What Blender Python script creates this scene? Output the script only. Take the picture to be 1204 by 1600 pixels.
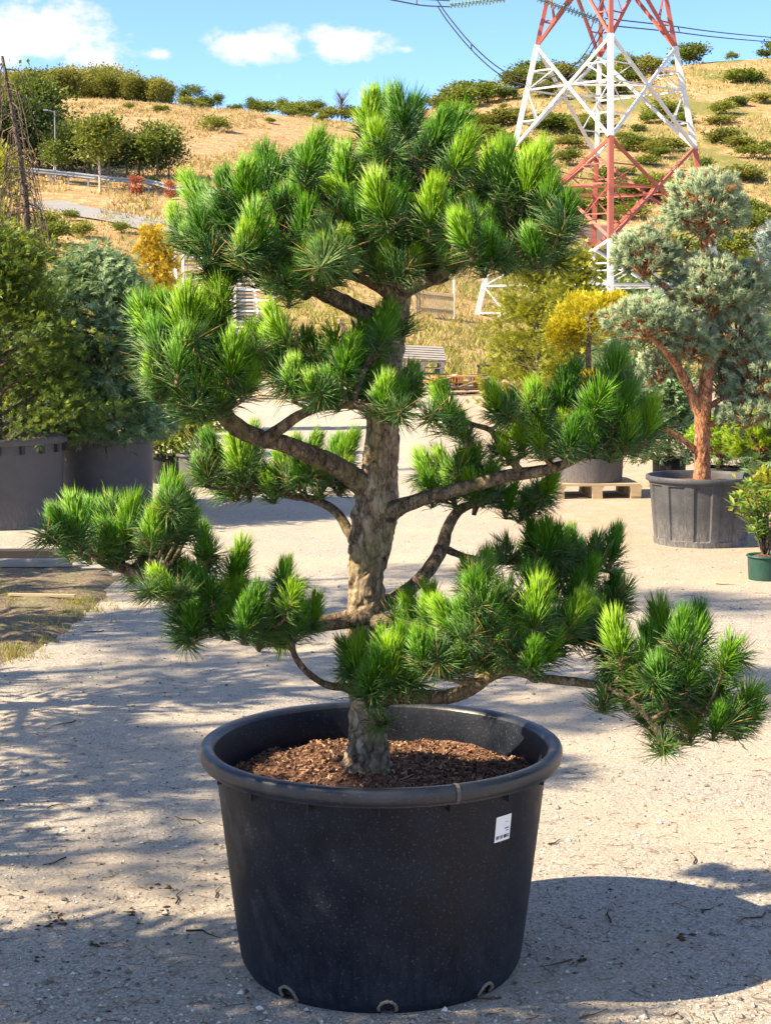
import bpy, math, random
import numpy as np
from mathutils import Vector, Quaternion, noise as mnoise

for o in list(bpy.data.objects):
    bpy.data.objects.remove(o)
SC = bpy.context.scene
COL = SC.collection
RNG = random.Random(7)
NR = np.random.default_rng(11)
R = math.radians

# ------------------------------------------------------------------ camera
CAM_Z, FPX, PITCH = 1.69, 2600.0, R(6.5)
cd = bpy.data.cameras.new('camera')
cd.sensor_fit = 'VERTICAL'
cd.sensor_height = 36.0
cd.lens = FPX / 1600.0 * 36.0
cd.clip_start = 0.05
cd.clip_end = 6000
cam = bpy.data.objects.new('camera', cd)
cam.location = (0, 0, CAM_Z)
cam.rotation_euler = (math.pi / 2 - PITCH, 0, 0)
COL.objects.link(cam)
SC.camera = cam

# ------------------------------------------------------------------ light
SUN_EL, SUN_AZ = 40.0, 16.0          # azimuth: degrees from due left towards the camera's side
S_DIR = Vector((-math.cos(R(SUN_EL)) * math.cos(R(SUN_AZ)), -math.cos(R(SUN_EL)) * math.sin(R(SUN_AZ)), math.sin(R(SUN_EL))))
sl = bpy.data.lights.new('sun', 'SUN')
sl.energy = 4.7
sl.angle = R(0.53)
sl.color = (1.0, 0.83, 0.58)
sun = bpy.data.objects.new('sun', sl)
sun.rotation_euler = (-S_DIR).to_track_quat('-Z', 'Y').to_euler()
sun.location = S_DIR * 60
COL.objects.link(sun)

SC.view_settings.view_transform = 'Standard'
SC.view_settings.look = 'None'
SC.view_settings.gamma = 1.0
SC.view_settings.use_curve_mapping = False
SC.view_settings.exposure = 1.58
SC.cycles.use_denoising = True
SC.cycles.max_bounces = 4
SC.cycles.adaptive_threshold = 0.02
SC.cycles.transparent_max_bounces = 4

world = bpy.data.worlds.new('World')
SC.world = world
world.use_nodes = True


def pixdir(px, py):
    x, y = (px - 602) / FPX, -(py - 800) / FPX
    return Vector((x, math.cos(PITCH) + math.sin(PITCH) * y, -math.sin(PITCH) + math.cos(PITCH) * y))


def at(px, py, Y):
    d = pixdir(px, py)
    return Vector((d.x * Y / d.y, Y, CAM_Z + d.z * Y / d.y))


def on_ground(px, py, z=0.0):
    d = pixdir(px, py)
    s = (z - CAM_Z) / d.z
    return Vector((d.x * s, d.y * s, z))


def px2m(n, Y):
    return n * Y / FPX


# ---- sky: Nishita air with a few fair-weather clouds placed by direction
def build_world():
    nt = world.node_tree
    nt.nodes.clear()
    N, L = nt.nodes.new, nt.links.new
    out = N('ShaderNodeOutputWorld')
    bg = N('ShaderNodeBackground')
    bg.inputs[1].default_value = 0.108
    sky = N('ShaderNodeTexSky')
    sky.sky_type = 'NISHITA'
    sky.sun_disc = False
    sky.sun_elevation = R(SUN_EL)
    sky.sun_rotation = R(270 - SUN_AZ)
    sky.altitude = 0
    sky.air_density = 0.6
    sky.dust_density = 0.0
    sky.ozone_density = 5.0
    geo = N('ShaderNodeTexCoord')
    nz = N('ShaderNodeTexNoise')
    nz.inputs['Scale'].default_value = 42
    nz.inputs['Detail'].default_value = 7
    nz.inputs['Roughness'].default_value = 0.6
    mp = N('ShaderNodeMapping')
    mp.inputs['Scale'].default_value = (1, 1, 1.7)
    L(geo.outputs['Generated'], mp.inputs[0])
    L(mp.outputs[0], nz.inputs['Vector'])
    acc = None
    blobs = [(50, 45, 130, 62, 1.0), (150, 92, 70, 34, .95), (-40, 60, 120, 80, 1), (395, 72, 92, 34, 1.0), (545, 68, 80, 30, 1.0),
             (240, 85, 32, 13, .65), (632, 76, 28, 11, .6), (437, 122, 18, 16, .38), (765, 52, 22, 20, .36), (850, 65, 22, 14, .25),
             (-700, -100, 220, 70, 1), (1900, -60, 260, 60, 1), (2600, 60, 200, 50, .9), (-1500, 20, 240, 60, 1)]
    for (px, py, rx, ry, amp) in blobs:
        d = pixdir(px, py).normalized()
        s = N('ShaderNodeVectorMath'); s.operation = 'SUBTRACT'
        L(geo.outputs['Generated'], s.inputs[0]); s.inputs[1].default_value = d
        m = N('ShaderNodeVectorMath'); m.operation = 'MULTIPLY'
        L(s.outputs[0], m.inputs[0]); m.inputs[1].default_value = (FPX / rx, FPX / rx, FPX / ry)
        ln = N('ShaderNodeVectorMath'); ln.operation = 'LENGTH'
        L(m.outputs[0], ln.inputs[0])
        mr = N('ShaderNodeMapRange'); mr.clamp = True
        mr.inputs[1].default_value = 0; mr.inputs[2].default_value = 1.25
        mr.inputs[3].default_value = amp; mr.inputs[4].default_value = 0
        L(ln.outputs['Value'], mr.inputs[0])
        if acc is None:
            acc = mr.outputs[0]
        else:
            mx = N('ShaderNodeMath'); mx.operation = 'MAXIMUM'
            L(acc, mx.inputs[0]); L(mr.outputs[0], mx.inputs[1]); acc = mx.outputs[0]
    # density = blob + (noise-0.5)*k
    a = N('ShaderNodeMath'); a.operation = 'MULTIPLY_ADD'
    L(nz.outputs['Fac'], a.inputs[0]); a.inputs[1].default_value = 1.75; a.inputs[2].default_value = -0.875
    b = N('ShaderNodeMath'); b.operation = 'ADD'
    L(acc, b.inputs[0]); L(a.outputs[0], b.inputs[1])
    c = N('ShaderNodeMapRange'); c.clamp = True; c.interpolation_type = 'SMOOTHSTEP'
    c.inputs[1].default_value = 0.22; c.inputs[2].default_value = 0.75
    L(b.outputs[0], c.inputs[0])
    gate = N('ShaderNodeMapRange'); gate.clamp = True
    gate.inputs[1].default_value = 0.0; gate.inputs[2].default_value = 0.14
    L(acc, gate.inputs[0])
    g = N('ShaderNodeMath'); g.operation = 'MULTIPLY'
    L(c.outputs[0], g.inputs[0]); L(gate.outputs[0], g.inputs[1])
    # unseen clouds added over the rest of the dome to raise fill light
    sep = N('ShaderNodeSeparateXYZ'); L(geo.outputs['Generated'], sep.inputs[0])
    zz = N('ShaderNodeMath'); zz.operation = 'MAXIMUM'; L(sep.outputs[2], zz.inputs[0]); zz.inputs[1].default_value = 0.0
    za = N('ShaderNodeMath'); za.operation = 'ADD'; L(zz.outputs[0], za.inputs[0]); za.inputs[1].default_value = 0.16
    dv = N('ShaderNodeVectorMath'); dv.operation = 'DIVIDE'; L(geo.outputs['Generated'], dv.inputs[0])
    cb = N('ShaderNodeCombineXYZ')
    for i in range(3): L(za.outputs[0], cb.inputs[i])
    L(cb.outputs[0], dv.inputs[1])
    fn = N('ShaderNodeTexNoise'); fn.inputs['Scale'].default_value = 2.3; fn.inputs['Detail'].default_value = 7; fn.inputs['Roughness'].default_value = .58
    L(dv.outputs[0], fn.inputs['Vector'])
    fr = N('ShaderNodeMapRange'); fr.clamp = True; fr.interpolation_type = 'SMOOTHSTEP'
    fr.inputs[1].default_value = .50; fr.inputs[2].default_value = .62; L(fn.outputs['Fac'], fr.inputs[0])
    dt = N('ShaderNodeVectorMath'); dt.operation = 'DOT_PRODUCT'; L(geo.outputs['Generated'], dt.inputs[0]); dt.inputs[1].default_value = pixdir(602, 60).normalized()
    fv = N('ShaderNodeMapRange'); fv.clamp = True; fv.inputs[1].default_value = math.cos(R(17)); fv.inputs[2].default_value = math.cos(R(24)); L(dt.outputs['Value'], fv.inputs[0])  # fades the added fill clouds out inside the camera's view
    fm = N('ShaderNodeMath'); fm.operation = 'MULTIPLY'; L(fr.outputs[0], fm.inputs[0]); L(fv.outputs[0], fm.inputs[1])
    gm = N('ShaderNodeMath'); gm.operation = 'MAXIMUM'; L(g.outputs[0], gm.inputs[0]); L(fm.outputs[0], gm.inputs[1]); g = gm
    mix = N('ShaderNodeMix'); mix.data_type = 'RGBA'
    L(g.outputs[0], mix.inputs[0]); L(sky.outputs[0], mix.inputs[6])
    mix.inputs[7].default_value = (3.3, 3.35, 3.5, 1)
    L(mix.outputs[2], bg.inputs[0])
    L(bg.outputs[0], out.inputs[0])


build_world()

# ------------------------------------------------------------------ helpers
def tag(o, label=None, cat=None, group=None, kind=None):
    if label: o['label'] = label
    if cat: o['category'] = cat
    if group: o['group'] = group
    if kind: o['kind'] = kind
    return o


def mesh_np(name, V, F, mats, midx=None, smooth=False, tint=None):
    me = bpy.data.meshes.new(name)
    V = np.asarray(V, dtype=np.float32); F = np.asarray(F, dtype=np.int32)
    me.vertices.add(len(V)); me.vertices.foreach_set('co', V.ravel())
    n = len(F)
    me.loops.add(n * 3); me.loops.foreach_set('vertex_index', F.ravel())
    me.polygons.add(n); me.polygons.foreach_set('loop_start', np.arange(n, dtype=np.int32) * 3)
    if midx is not None:
        me.polygons.foreach_set('material_index', np.asarray(midx, dtype=np.int32))
    me.polygons.foreach_set('use_smooth', np.full(n, bool(smooth)))
    if tint is not None:
        a = me.attributes.new('tint', 'FLOAT', 'POINT')
        a.data.foreach_set('value', np.asarray(tint, dtype=np.float32))
    me.update(calc_edges=True)
    for m in (mats if isinstance(mats, (list, tuple)) else [mats]):
        me.materials.append(m)
    return me


class G:
    """collects triangles; several materials"""
    def __init__(s):
        s.V, s.F, s.M, s.T, s.n = [], [], [], [], 0

    def add(s, V, F, m=0, t=0.5):
        V = np.asarray(V, dtype=np.float64).reshape(-1, 3); F = np.asarray(F, dtype=np.int64).reshape(-1, 3)
        s.V.append(V); s.F.append(F + s.n); s.M.append(np.full(len(F), m))
        s.T.append(np.full(len(V), t) if np.isscalar(t) else np.asarray(t)); s.n += len(V)
        return s

    def quads(s, V, Q, m=0, t=0.5):
        Q = np.asarray(Q).reshape(-1, 4)
        return s.add(V, np.concatenate([Q[:, [0, 1, 2]], Q[:, [0, 2, 3]]]), m, t)

    def box(s, c, size, rot=None, m=0, t=0.5):
        c = np.asarray(c, float); h = np.asarray(size, float) / 2
        P = np.array([[x, y, z] for x in (-1, 1) for y in (-1, 1) for z in (-1, 1)]) * h
        if rot is not None:
            P = P @ np.array(rot.to_matrix() if hasattr(rot, 'to_matrix') else rot).T
        Q = [[0, 1, 3, 2], [4, 6, 7, 5], [0, 4, 5, 1], [2, 3, 7, 6], [0, 2, 6, 4], [1, 5, 7, 3]]
        return s.quads(P + c, Q, m, t)

    def bar(s, a, b, w, h=None, m=0, t=0.5, up=(0, 0, 1)):
        a = Vector(a); b = Vector(b); d = b - a
        x = d.normalized(); u = Vector(up)
        if abs(x.dot(u)) > .98: u = Vector((1, 0, 0))
        y = u.cross(x).normalized(); z = x.cross(y)
        M = np.array([[x[i], y[i], z[i]] for i in range(3)])
        return s.box((a + b) / 2, (d.length, w, h or w), M, m, t)

    def tube(s, P, rad, seg=8, m=0, t=0.5, cap=True, disp=None):
        P = [Vector(p) for p in P]; n = len(P)
        prev = None; rings = []
        for i in range(n):
            d = (P[min(i + 1, n - 1)] - P[max(i - 1, 0)])
            d = d.normalized() if d.length > 1e-9 else Vector((0, 0, 1))
            if prev is None:
                u = Vector((1, 0, 0)) if abs(d.x) < .9 else Vector((0, 1, 0))
            else:
                u = prev
            u = (u - d * u.dot(d)).normalized(); prev = u
            w = d.cross(u)
            r = rad[i] if hasattr(rad, '__len__') else rad
            ring = []
            for k in range(seg):
                a = 2 * math.pi * k / seg
                q = u * math.cos(a) + w * math.sin(a)
                rr = r
                if disp: rr = r * disp(P[i] + q * r, i / (n - 1), a)
                ring.append(P[i] + q * rr)
            rings.append(ring)
        V = [v for r_ in rings for v in r_]
        Q = []
        for i in range(n - 1):
            for k in range(seg):
                k2 = (k + 1) % seg
                Q.append([i * seg + k, i * seg + k2, (i + 1) * seg + k2, (i + 1) * seg + k])
        V = [list(v) for v in V]
        s.quads(V, Q, m, t)
        if cap:
            for i in (0, n - 1):
                base = [list(v) for v in rings[i]] + [list(P[i])]
                F = [[k, (k + 1) % seg, seg] if i else [(k + 1) % seg, k, seg] for k in range(seg)]
                s.add(base, F, m, t)
        return s

    def lathe(s, prof, seg=64, m=0, t=0.5, rmod=None):
        n = len(prof); V = []
        for (r, z) in prof:
            for k in range(seg):
                a = 2 * math.pi * k / seg
                rr = r * (rmod(a, z, r) if rmod else 1)
                V.append([rr * math.cos(a), rr * math.sin(a), z])
        Q = []
        for i in range(n - 1):
            for k in range(seg):
                k2 = (k + 1) % seg
                Q.append([i * seg + k, i * seg + k2, (i + 1) * seg + k2, (i + 1) * seg + k])
        return s.quads(V, Q, m, t)

    def mesh(s, name, mats, smooth=False):
        return mesh_np(name, np.concatenate(s.V), np.concatenate(s.F), mats, np.concatenate(s.M), smooth, np.concatenate(s.T))


def obj(name, me, parent=None, loc=(0, 0, 0), rot=None, scale=None):
    o = bpy.data.objects.new(name, me)
    COL.objects.link(o)
    o.location = loc
    if rot is not None:
        if isinstance(rot, Quaternion):
            o.rotation_mode = 'QUATERNION'; o.rotation_quaternion = rot
        else:
            o.rotation_euler = rot
    if scale is not None:
        o.scale = (scale,) * 3 if np.isscalar(scale) else scale
    if parent: o.parent = parent
    return o


def empty(name, loc, label, cat, group=None, rotz=0, scale=1.0):
    o = bpy.data.objects.new(name, None)
    o.empty_display_size = 0.1
    COL.objects.link(o)
    o.location = loc; o.rotation_euler = (0, 0, rotz)
    o.scale = (scale,) * 3 if np.isscalar(scale) else scale
    return tag(o, label, cat, group)


def autosmooth(me, deg=35):
    me.set_sharp_from_angle(angle=R(deg))
    return me


def spline(pts, n):
    """Catmull-Rom through (vector..., radius) rows"""
    P = np.asarray(pts, float); k = len(P)
    P2 = np.vstack([2 * P[0] - P[1], P, 2 * P[-1] - P[-2]])
    out = []
    for t in np.linspace(0, k - 1, n):
        i = min(int(t), k - 2); f = t - i
        a, b, c, d = P2[i], P2[i + 1], P2[i + 2], P2[i + 3]
        out.append(.5 * (2 * b + (c - a) * f + (2 * a - 5 * b + 4 * c - d) * f * f + (3 * b - a - 3 * c + d) * f ** 3))
    return np.array(out)


def unit(a):
    return a / np.maximum(np.linalg.norm(a, axis=1, keepdims=True), 1e-9)


def needles(B, D, Ln, W, droop=0.0, rng=NR):
    """round-ish tapered needles: base ring, bent middle ring, tip"""
    n = len(B); D = unit(D)
    ref = np.where(np.abs(D[:, 2:3]) < .9, np.array([[0, 0, 1.]]), np.array([[1., 0, 0]]))
    U = unit(np.cross(D, ref)); W2 = np.cross(D, U)
    Ln = np.broadcast_to(np.asarray(Ln, float).reshape(-1, 1), (n, 1))
    W = np.broadcast_to(np.asarray(W, float).reshape(-1, 1), (n, 1)) / 2
    bend = np.array([[0, 0, -1.]]) * droop + rng.normal(0, .06, (n, 3))
    mid = B + D * Ln * .55 + bend * Ln * .28
    tip = B + D * Ln + bend * Ln
    V = np.zeros((n, 7, 3))
    for k in range(3):
        a = 2 * math.pi * k / 3
        q = U * math.cos(a) + W2 * math.sin(a)
        V[:, k] = B + q * W
        V[:, 3 + k] = mid + q * W * .9
    V[:, 6] = tip
    f = np.array([[0, 1, 4], [0, 4, 3], [1, 2, 5], [1, 5, 4], [2, 0, 3], [2, 3, 5], [3, 4, 6], [4, 5, 6], [5, 3, 6]])
    F = (f[None] + (np.arange(n) * 7)[:, None, None]).reshape(-1, 3)
    return V.reshape(-1, 3), F


def leaves(C, D, Nn, Ln, Wd, fold=0.25):
    """folded diamond leaves: base, two sides, tip, (midrib lowered)"""
    n = len(C); D = unit(D)
    S = unit(np.cross(D, Nn)); N2 = np.cross(S, D)
    Ln = np.broadcast_to(np.asarray(Ln, float).reshape(-1, 1), (n, 1)); Wd = np.broadcast_to(np.asarray(Wd, float).reshape(-1, 1), (n, 1))
    V = np.zeros((n, 4, 3))
    V[:, 0] = C
    V[:, 1] = C + D * Ln * .5 + S * Wd * .5 + N2 * Wd * fold
    V[:, 2] = C + D * Ln
    V[:, 3] = C + D * Ln * .5 - S * Wd * .5 + N2 * Wd * fold
    f = np.array([[0, 1, 2], [0, 2, 3]])
    F = (f[None] + (np.arange(n) * 4)[:, None, None]).reshape(-1, 3)
    return V.reshape(-1, 3), F


def rdirs(n, up=0.0, rng=NR):
    d = rng.normal(0, 1, (n, 3)); d = unit(d); d[:, 2] += up
    return unit(d)


# ------------------------------------------------------------------ materials
class NT:
    def __init__(s, name):
        s.m = bpy.data.materials.new(name); s.m.use_nodes = True
        s.t = s.m.node_tree; s.t.nodes.clear()
        s.out = s.n('ShaderNodeOutputMaterial')

    def n(s, ty, **kw):
        x = s.t.nodes.new(ty)
        for k, v in kw.items(): setattr(x, k, v)
        return x

    def l(s, a, b): s.t.links.new(a, b)

    def pos(s, scale=(1, 1, 1), obj_space=False):
        g = s.n('ShaderNodeTexCoord').outputs['Object'] if obj_space else s.n('ShaderNodeNewGeometry').outputs['Position']
        m = s.n('ShaderNodeMapping'); m.inputs['Scale'].default_value = scale
        s.l(g, m.inputs[0]); return m.outputs[0]

    def noise(s, vec, scale, detail=4, rough=.55):
        x = s.n('ShaderNodeTexNoise'); x.inputs['Scale'].default_value = scale
        x.inputs['Detail'].default_value = detail; x.inputs['Roughness'].default_value = rough
        if vec is not None: s.l(vec, x.inputs['Vector'])
        return x.outputs['Fac']

    def voro(s, vec, scale, feature='F1', out='Distance'):
        x = s.n('ShaderNodeTexVoronoi'); x.feature = feature; x.inputs['Scale'].default_value = scale
        if vec is not None: s.l(vec, x.inputs['Vector'])
        return x.outputs[out]

    def ramp(s, fac, stops, interp='LINEAR'):
        r = s.n('ShaderNodeValToRGB'); r.color_ramp.interpolation = interp
        e = r.color_ramp.elements
        while len(e) < len(stops): e.new(0.5)
        for i, (p, c) in enumerate(stops):
            e[i].position = p; e[i].color = (c[0], c[1], c[2], 1) if hasattr(c, '__len__') else (c, c, c, 1)
        s.l(fac, r.inputs[0]); return r.outputs[0]

    def mix(s, fac, a, b, mode='MIX'):
        x = s.n('ShaderNodeMix', data_type='RGBA', blend_type=mode)
        for sock, v in ((x.inputs[0], fac), (x.inputs[6], a), (x.inputs[7], b)):
            if isinstance(v, bpy.types.NodeSocket): s.l(v, sock)
            elif hasattr(v, '__len__'): sock.default_value = (v[0], v[1], v[2], 1)
            else: sock.default_value = v
        return x.outputs[2]

    def math(s, op, a, b=0.0, c=0.0):
        x = s.n('ShaderNodeMath', operation=op)
        for i, v in enumerate((a, b, c)):
            if isinstance(v, bpy.types.NodeSocket): s.l(v, x.inputs[i])
            else: x.inputs[i].default_value = v
        return x.outputs[0]

    def attr(s, name='tint'):
        a = s.n('ShaderNodeAttribute'); a.attribute_name = name; return a.outputs['Fac']

    def orand(s): return s.n('ShaderNodeObjectInfo').outputs['Random']

    def bump(s, h, strength=.4, dist=.01):
        b = s.n('ShaderNodeBump'); b.inputs['Strength'].default_value = strength; b.inputs['Distance'].default_value = dist
        s.l(h, b.inputs['Height']); return b.outputs[0]

    def bsdf(s, col, rough=.6, bump=None, spec=.5, metal=0.0):
        b = s.n('ShaderNodeBsdfPrincipled')
        if isinstance(col, bpy.types.NodeSocket): s.l(col, b.inputs['Base Color'])
        else: b.inputs['Base Color'].default_value = (*col, 1)
        if isinstance(rough, bpy.types.NodeSocket): s.l(rough, b.inputs['Roughness'])
        else: b.inputs['Roughness'].default_value = rough
        b.inputs['Specular IOR Level'].default_value = spec; b.inputs['Metallic'].default_value = metal
        if bump is not None: s.l(bump, b.inputs['Normal'])
        return b

    def done(s, sh):
        s.l(sh.outputs[0], s.out.inputs[0]); return s.m


def mat_plain(name, col, rough=.7, var=.25, scale=8.0, spec=.4, bumpd=.004, metal=0.0, stretch=(1, 1, 1)):
    t = NT(name); v = t.pos(stretch, True)
    n = t.noise(v, scale, 6, .6)
    c = t.mix(n, [x * (1 - var) for x in col], [min(1, x * (1 + var)) for x in col])
    return t.done(t.bsdf(c, rough, t.bump(n, .5, bumpd), spec, metal))


def mat_leaf(name, dark, mid, light, transl=.3, rough=.5, spec=.35, objvar=.5):
    """leaf colour runs dark-mid-light with each leaf's own tint and each plant's own hue"""
    t = NT(name)
    f = t.math('ADD', t.math('MULTIPLY', t.attr(), 1 - objvar), t.math('MULTIPLY', t.orand(), objvar))
    c = t.ramp(f, [(0.1, dark), (.5, mid), (.9, light)])
    b = t.bsdf(c, rough, None, spec)
    tr = t.n('ShaderNodeBsdfTranslucent')
    c2 = t.mix(.5, c, (min(1, light[0] * 1.3), min(1, light[1] * 1.2), light[2] * .6))
    t.l(c2, tr.inputs[0])
    mx = t.n('ShaderNodeMixShader'); mx.inputs[0].default_value = transl
    t.l(b.outputs[0], mx.inputs[1]); t.l(tr.outputs[0], mx.inputs[2])
    return t.done(mx)


def mat_bark(name, dark, mid, light, scale=30, moss=None, stretch=(1, 1, .45), bumpd=.008):
    t = NT(name); v = t.pos(stretch, True)
    n = t.noise(v, scale, 9, .72)
    wv = t.n('ShaderNodeTexNoise'); wv.inputs['Scale'].default_value = scale * .8; wv.inputs['Detail'].default_value = 5; t.l(v, wv.inputs['Vector'])
    wm = t.n('ShaderNodeVectorMath', operation='MULTIPLY_ADD'); t.l(wv.outputs['Color'], wm.inputs[0]); wm.inputs[1].default_value = (2.2 / scale,) * 3; t.l(v, wm.inputs[2])
    vo = t.voro(wm.outputs[0], scale * .75, 'DISTANCE_TO_EDGE')
    c = t.ramp(n, [(.34, dark), (.49, mid), (.64, light)])
    crack = t.ramp(vo, [(0.0, .35), (.10, 1.0)])
    c = t.mix(1.0, c, crack, 'MULTIPLY')
    if moss:
        n2 = t.noise(v, scale * .25, 4)
        c = t.mix(t.ramp(n2, [(.5, 0), (.66, .6)]), c, moss)
    h = t.math('ADD', n, t.math('MULTIPLY', vo, 1.2))
    return t.done(t.bsdf(c, .9, t.bump(h, .9, bumpd), .2))


def mat_ground():
    t = NT('gravel_and_dry_grass')
    p = t.pos()
    # --- pale compacted crushed-stone yard
    n1 = t.noise(p, 300, 3, .7); n2 = t.noise(p, 75, 4, .6); n3 = t.noise(p, .8, 5, .6); n4 = t.noise(p, 3.5, 5, .6)
    g = t.ramp(n1, [(.3, (.25, .235, .215)), (.44, (.46, .415, .355)), (.56, (.57, .52, .44)), (.72, (.72, .68, .60))])
    vc = t.n('ShaderNodeTexVoronoi'); vc.inputs['Scale'].default_value = 120; t.l(p, vc.inputs['Vector'])
    vg = t.n('ShaderNodeRGBToBW'); t.l(vc.outputs['Color'], vg.inputs[0])
    g = t.mix(t.ramp(vg.outputs[0], [(.12, .75), (.34, 0)]), g, (.17, .16, .15))
    g = t.mix(t.ramp(vg.outputs[0], [(.66, 0), (.9, .6)]), g, (.74, .70, .63))
    g = t.mix(t.ramp(vc.outputs['Distance'], [(.35, 0), (.75, .55)]), g, (.22, .195, .17))
    g = t.mix(t.ramp(n2, [(.36, .7), (.52, 0)]), g, (.34, .31, .265))
    g = t.mix(t.ramp(n3, [(.42, 0), (.62, .55)]), g, (.55, .45, .33))
    g = t.mix(t.ramp(n4, [(.55, 0), (.7, .4)]), g, (.38, .335, .285))
    sx0 = t.n('ShaderNodeSeparateXYZ'); t.l(t.n('ShaderNodeNewGeometry').outputs['Position'], sx0.inputs[0])
    rx = t.n('ShaderNodeMapRange'); rx.inputs[1].default_value = 1.0; rx.inputs[2].default_value = 2.4; t.l(t.math('ADD', sx0.outputs[0], t.math('MULTIPLY', n3, 1.2)), rx.inputs[0])
    ry = t.n('ShaderNodeMapRange'); ry.inputs[1].default_value = 9.5; ry.inputs[2].default_value = 13; t.l(sx0.outputs[1], ry.inputs[0])
    g = t.mix(t.math('MULTIPLY', t.math('MULTIPLY', rx.outputs[0], ry.outputs[0]), t.ramp(n4, [(.3, .15), (.62, .75)])), g, (.44, .31, .20))
    # --- dry hillside
    ph = t.pos((1, .45, 1.4))
    h1 = t.noise(ph, .12, 6, .65); h2 = t.noise(ph, 1.4, 6, .7); h3 = t.noise(t.pos((.15, 1, 1)), .35, 5, .6); h4 = t.noise(ph, 6.0, 4, .7)
    d = t.ramp(h2, [(.28, (.25, .16, .085)), (.45, (.41, .27, .14)), (.58, (.50, .35, .19)), (.74, (.60, .46, .27))])
    d = t.mix(t.ramp(h3, [(.35, .5), (.5, 0)]), d, (.27, .16, .075))
    d = t.mix(t.ramp(h4, [(.35, .45), (.55, 0)]), d, (.17, .11, .05))
    sx = t.n('ShaderNodeSeparateXYZ'); t.l(t.n('ShaderNodeNewGeometry').outputs['Position'], sx.inputs[0])
    greenx = t.n('ShaderNodeMapRange'); greenx.inputs[1].default_value = -5; greenx.inputs[2].default_value = 25
    greenx.inputs[3].default_value = -.10; greenx.inputs[4].default_value = .045
    t.l(sx.outputs[0], greenx.inputs[0])
    gf = t.ramp(t.math('ADD', h1, greenx.outputs[0]), [(.47, 0), (.60, .85)])
    d = t.mix(gf, d, (.155, .17, .045))
    # lower bank is greener grass
    low = t.n('ShaderNodeMapRange'); low.inputs[1].default_value = 95; low.inputs[2].default_value = 60
    low.inputs[3].default_value = 0; low.inputs[4].default_value = .55; t.l(sx.outputs[1], low.inputs[0])
    lf = t.math('MULTIPLY', low.outputs[0], t.ramp(t.noise(p, .5, 5, .6), [(.38, .2), (.55, 1)]))
    d = t.mix(lf, d, (.30, .27, .075))
    # --- boundary of the yard
    e = t.math('ADD', sx.outputs[1], t.math('MULTIPLY', t.noise(p, .35, 4), 7.0))
    m = t.n('ShaderNodeMapRange'); m.inputs[1].default_value = 47.5; m.inputs[2].default_value = 50.5; t.l(e, m.inputs[0])
    col = t.mix(m.outputs[0], g, d)
    hh = t.mix(m.outputs[0], t.math('ADD', t.math('MULTIPLY', n1, .5), t.math('ADD', n2, t.math('MULTIPLY', n4, 2.5))), t.math('MULTIPLY', h2, 30))
    return t.done(t.bsdf(col, .95, t.bump(hh, .8, .01), .15))


M = {}
M['ground'] = mat_ground()
M['needle'] = mat_leaf('pine_needle_new', (.03, .13, .006), (.12, .33, .010), (.36, .58, .016), .32, .38, .45, .55)
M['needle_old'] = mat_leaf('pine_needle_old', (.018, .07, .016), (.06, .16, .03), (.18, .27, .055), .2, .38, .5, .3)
M['needle_dry'] = mat_plain('pine_needle_dry', (.42, .24, .08), .7, .3, 60)
M['shoot'] = mat_bark('pine_shoot_bark', (.10, .06, .035), (.24, .15, .085), (.38, .26, .15), 90, bumpd=.002)
M['bark'] = mat_bark('pine_bark', (.075, .052, .038), (.30, .22, .15), (.56, .46, .34), 34, moss=(.20, .19, .06), bumpd=.012)
M['branch'] = mat_bark('pine_branch_bark', (.04, .028, .022), (.14, .10, .07), (.32, .25, .17), 60, moss=(.15, .13, .05), bumpd=.006)


# ------------------------------------------------------------------ terrain
TAB_U = [(px - 602) / FPX for px in (0, 300, 560, 700, 900, 1204)]
TAB_Y = [45, 60, 78, 100, 112, 117, 150, 190, 222, 250, 330]
TAB_Z = np.array([
    # px 0, 300, 560, 700, 900, 1204
    [0, 0, 0, 0, 0, 0],
    [1.0, 1.0, 1.3, .9, .4, .3],
    [3.9, 3.6, 3.2, 2.3, 1.1, .9],
    [8.3, 7.7, 6.8, 5.0, 3.2, 3.0],
    [10.4, 10.0, 8.8, 7.0, 4.8, 4.6],
    [10.7, 10.3, 9.4, 7.8, 5.6, 5.3],
    [18.0, 16.6, 15.3, 14.0, 13.0, 13.2],
    [26.2, 24.6, 22.4, 22.8, 24.2, 25.5],
    [31.4, 29.8, 28.2, 30.0, 33.4, 36.2],
    [32.6, 31.0, 28.8, 30.8, 34.6, 37.8],
    [28.0, 27.0, 26.0, 27.0, 30.0, 33.0]])


def _smooth(t): return t * t * (3 - 2 * t)


def terrain_z(x, y):
    if y <= 45: return 0.0
    u = min(max(x / y, TAB_U[0] - .25), TAB_U[-1] + .25)
    uu = min(max(u, TAB_U[0]), TAB_U[-1])
    i = max(k for k in range(5) if TAB_U[k] <= uu)
    fu = (uu - TAB_U[i]) / (TAB_U[i + 1] - TAB_U[i])
    yy = min(y, 329.9)
    j = max(k for k in range(len(TAB_Y) - 1) if TAB_Y[k] <= yy)
    fy = (yy - TAB_Y[j]) / (TAB_Y[j + 1] - TAB_Y[j])
    a = TAB_Z[j][i] * (1 - fu) + TAB_Z[j][i + 1] * fu
    b = TAB_Z[j + 1][i] * (1 - fu) + TAB_Z[j + 1][i + 1] * fu
    z = a * (1 - fy) + b * fy
    w = min(1, (y - 45) / 30)
    z += w * (.45 * mnoise.noise((x * .09, y * .09, 0)) + .9 * mnoise.noise((x * .03, y * .05, 3.3)) * min(1, max(0, (y - 120) / 30)))
    return z


def hill_point(px, Y):
    x = (px - 602) / FPX * Y
    return Vector((x, Y, terrain_z(x, Y)))


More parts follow.
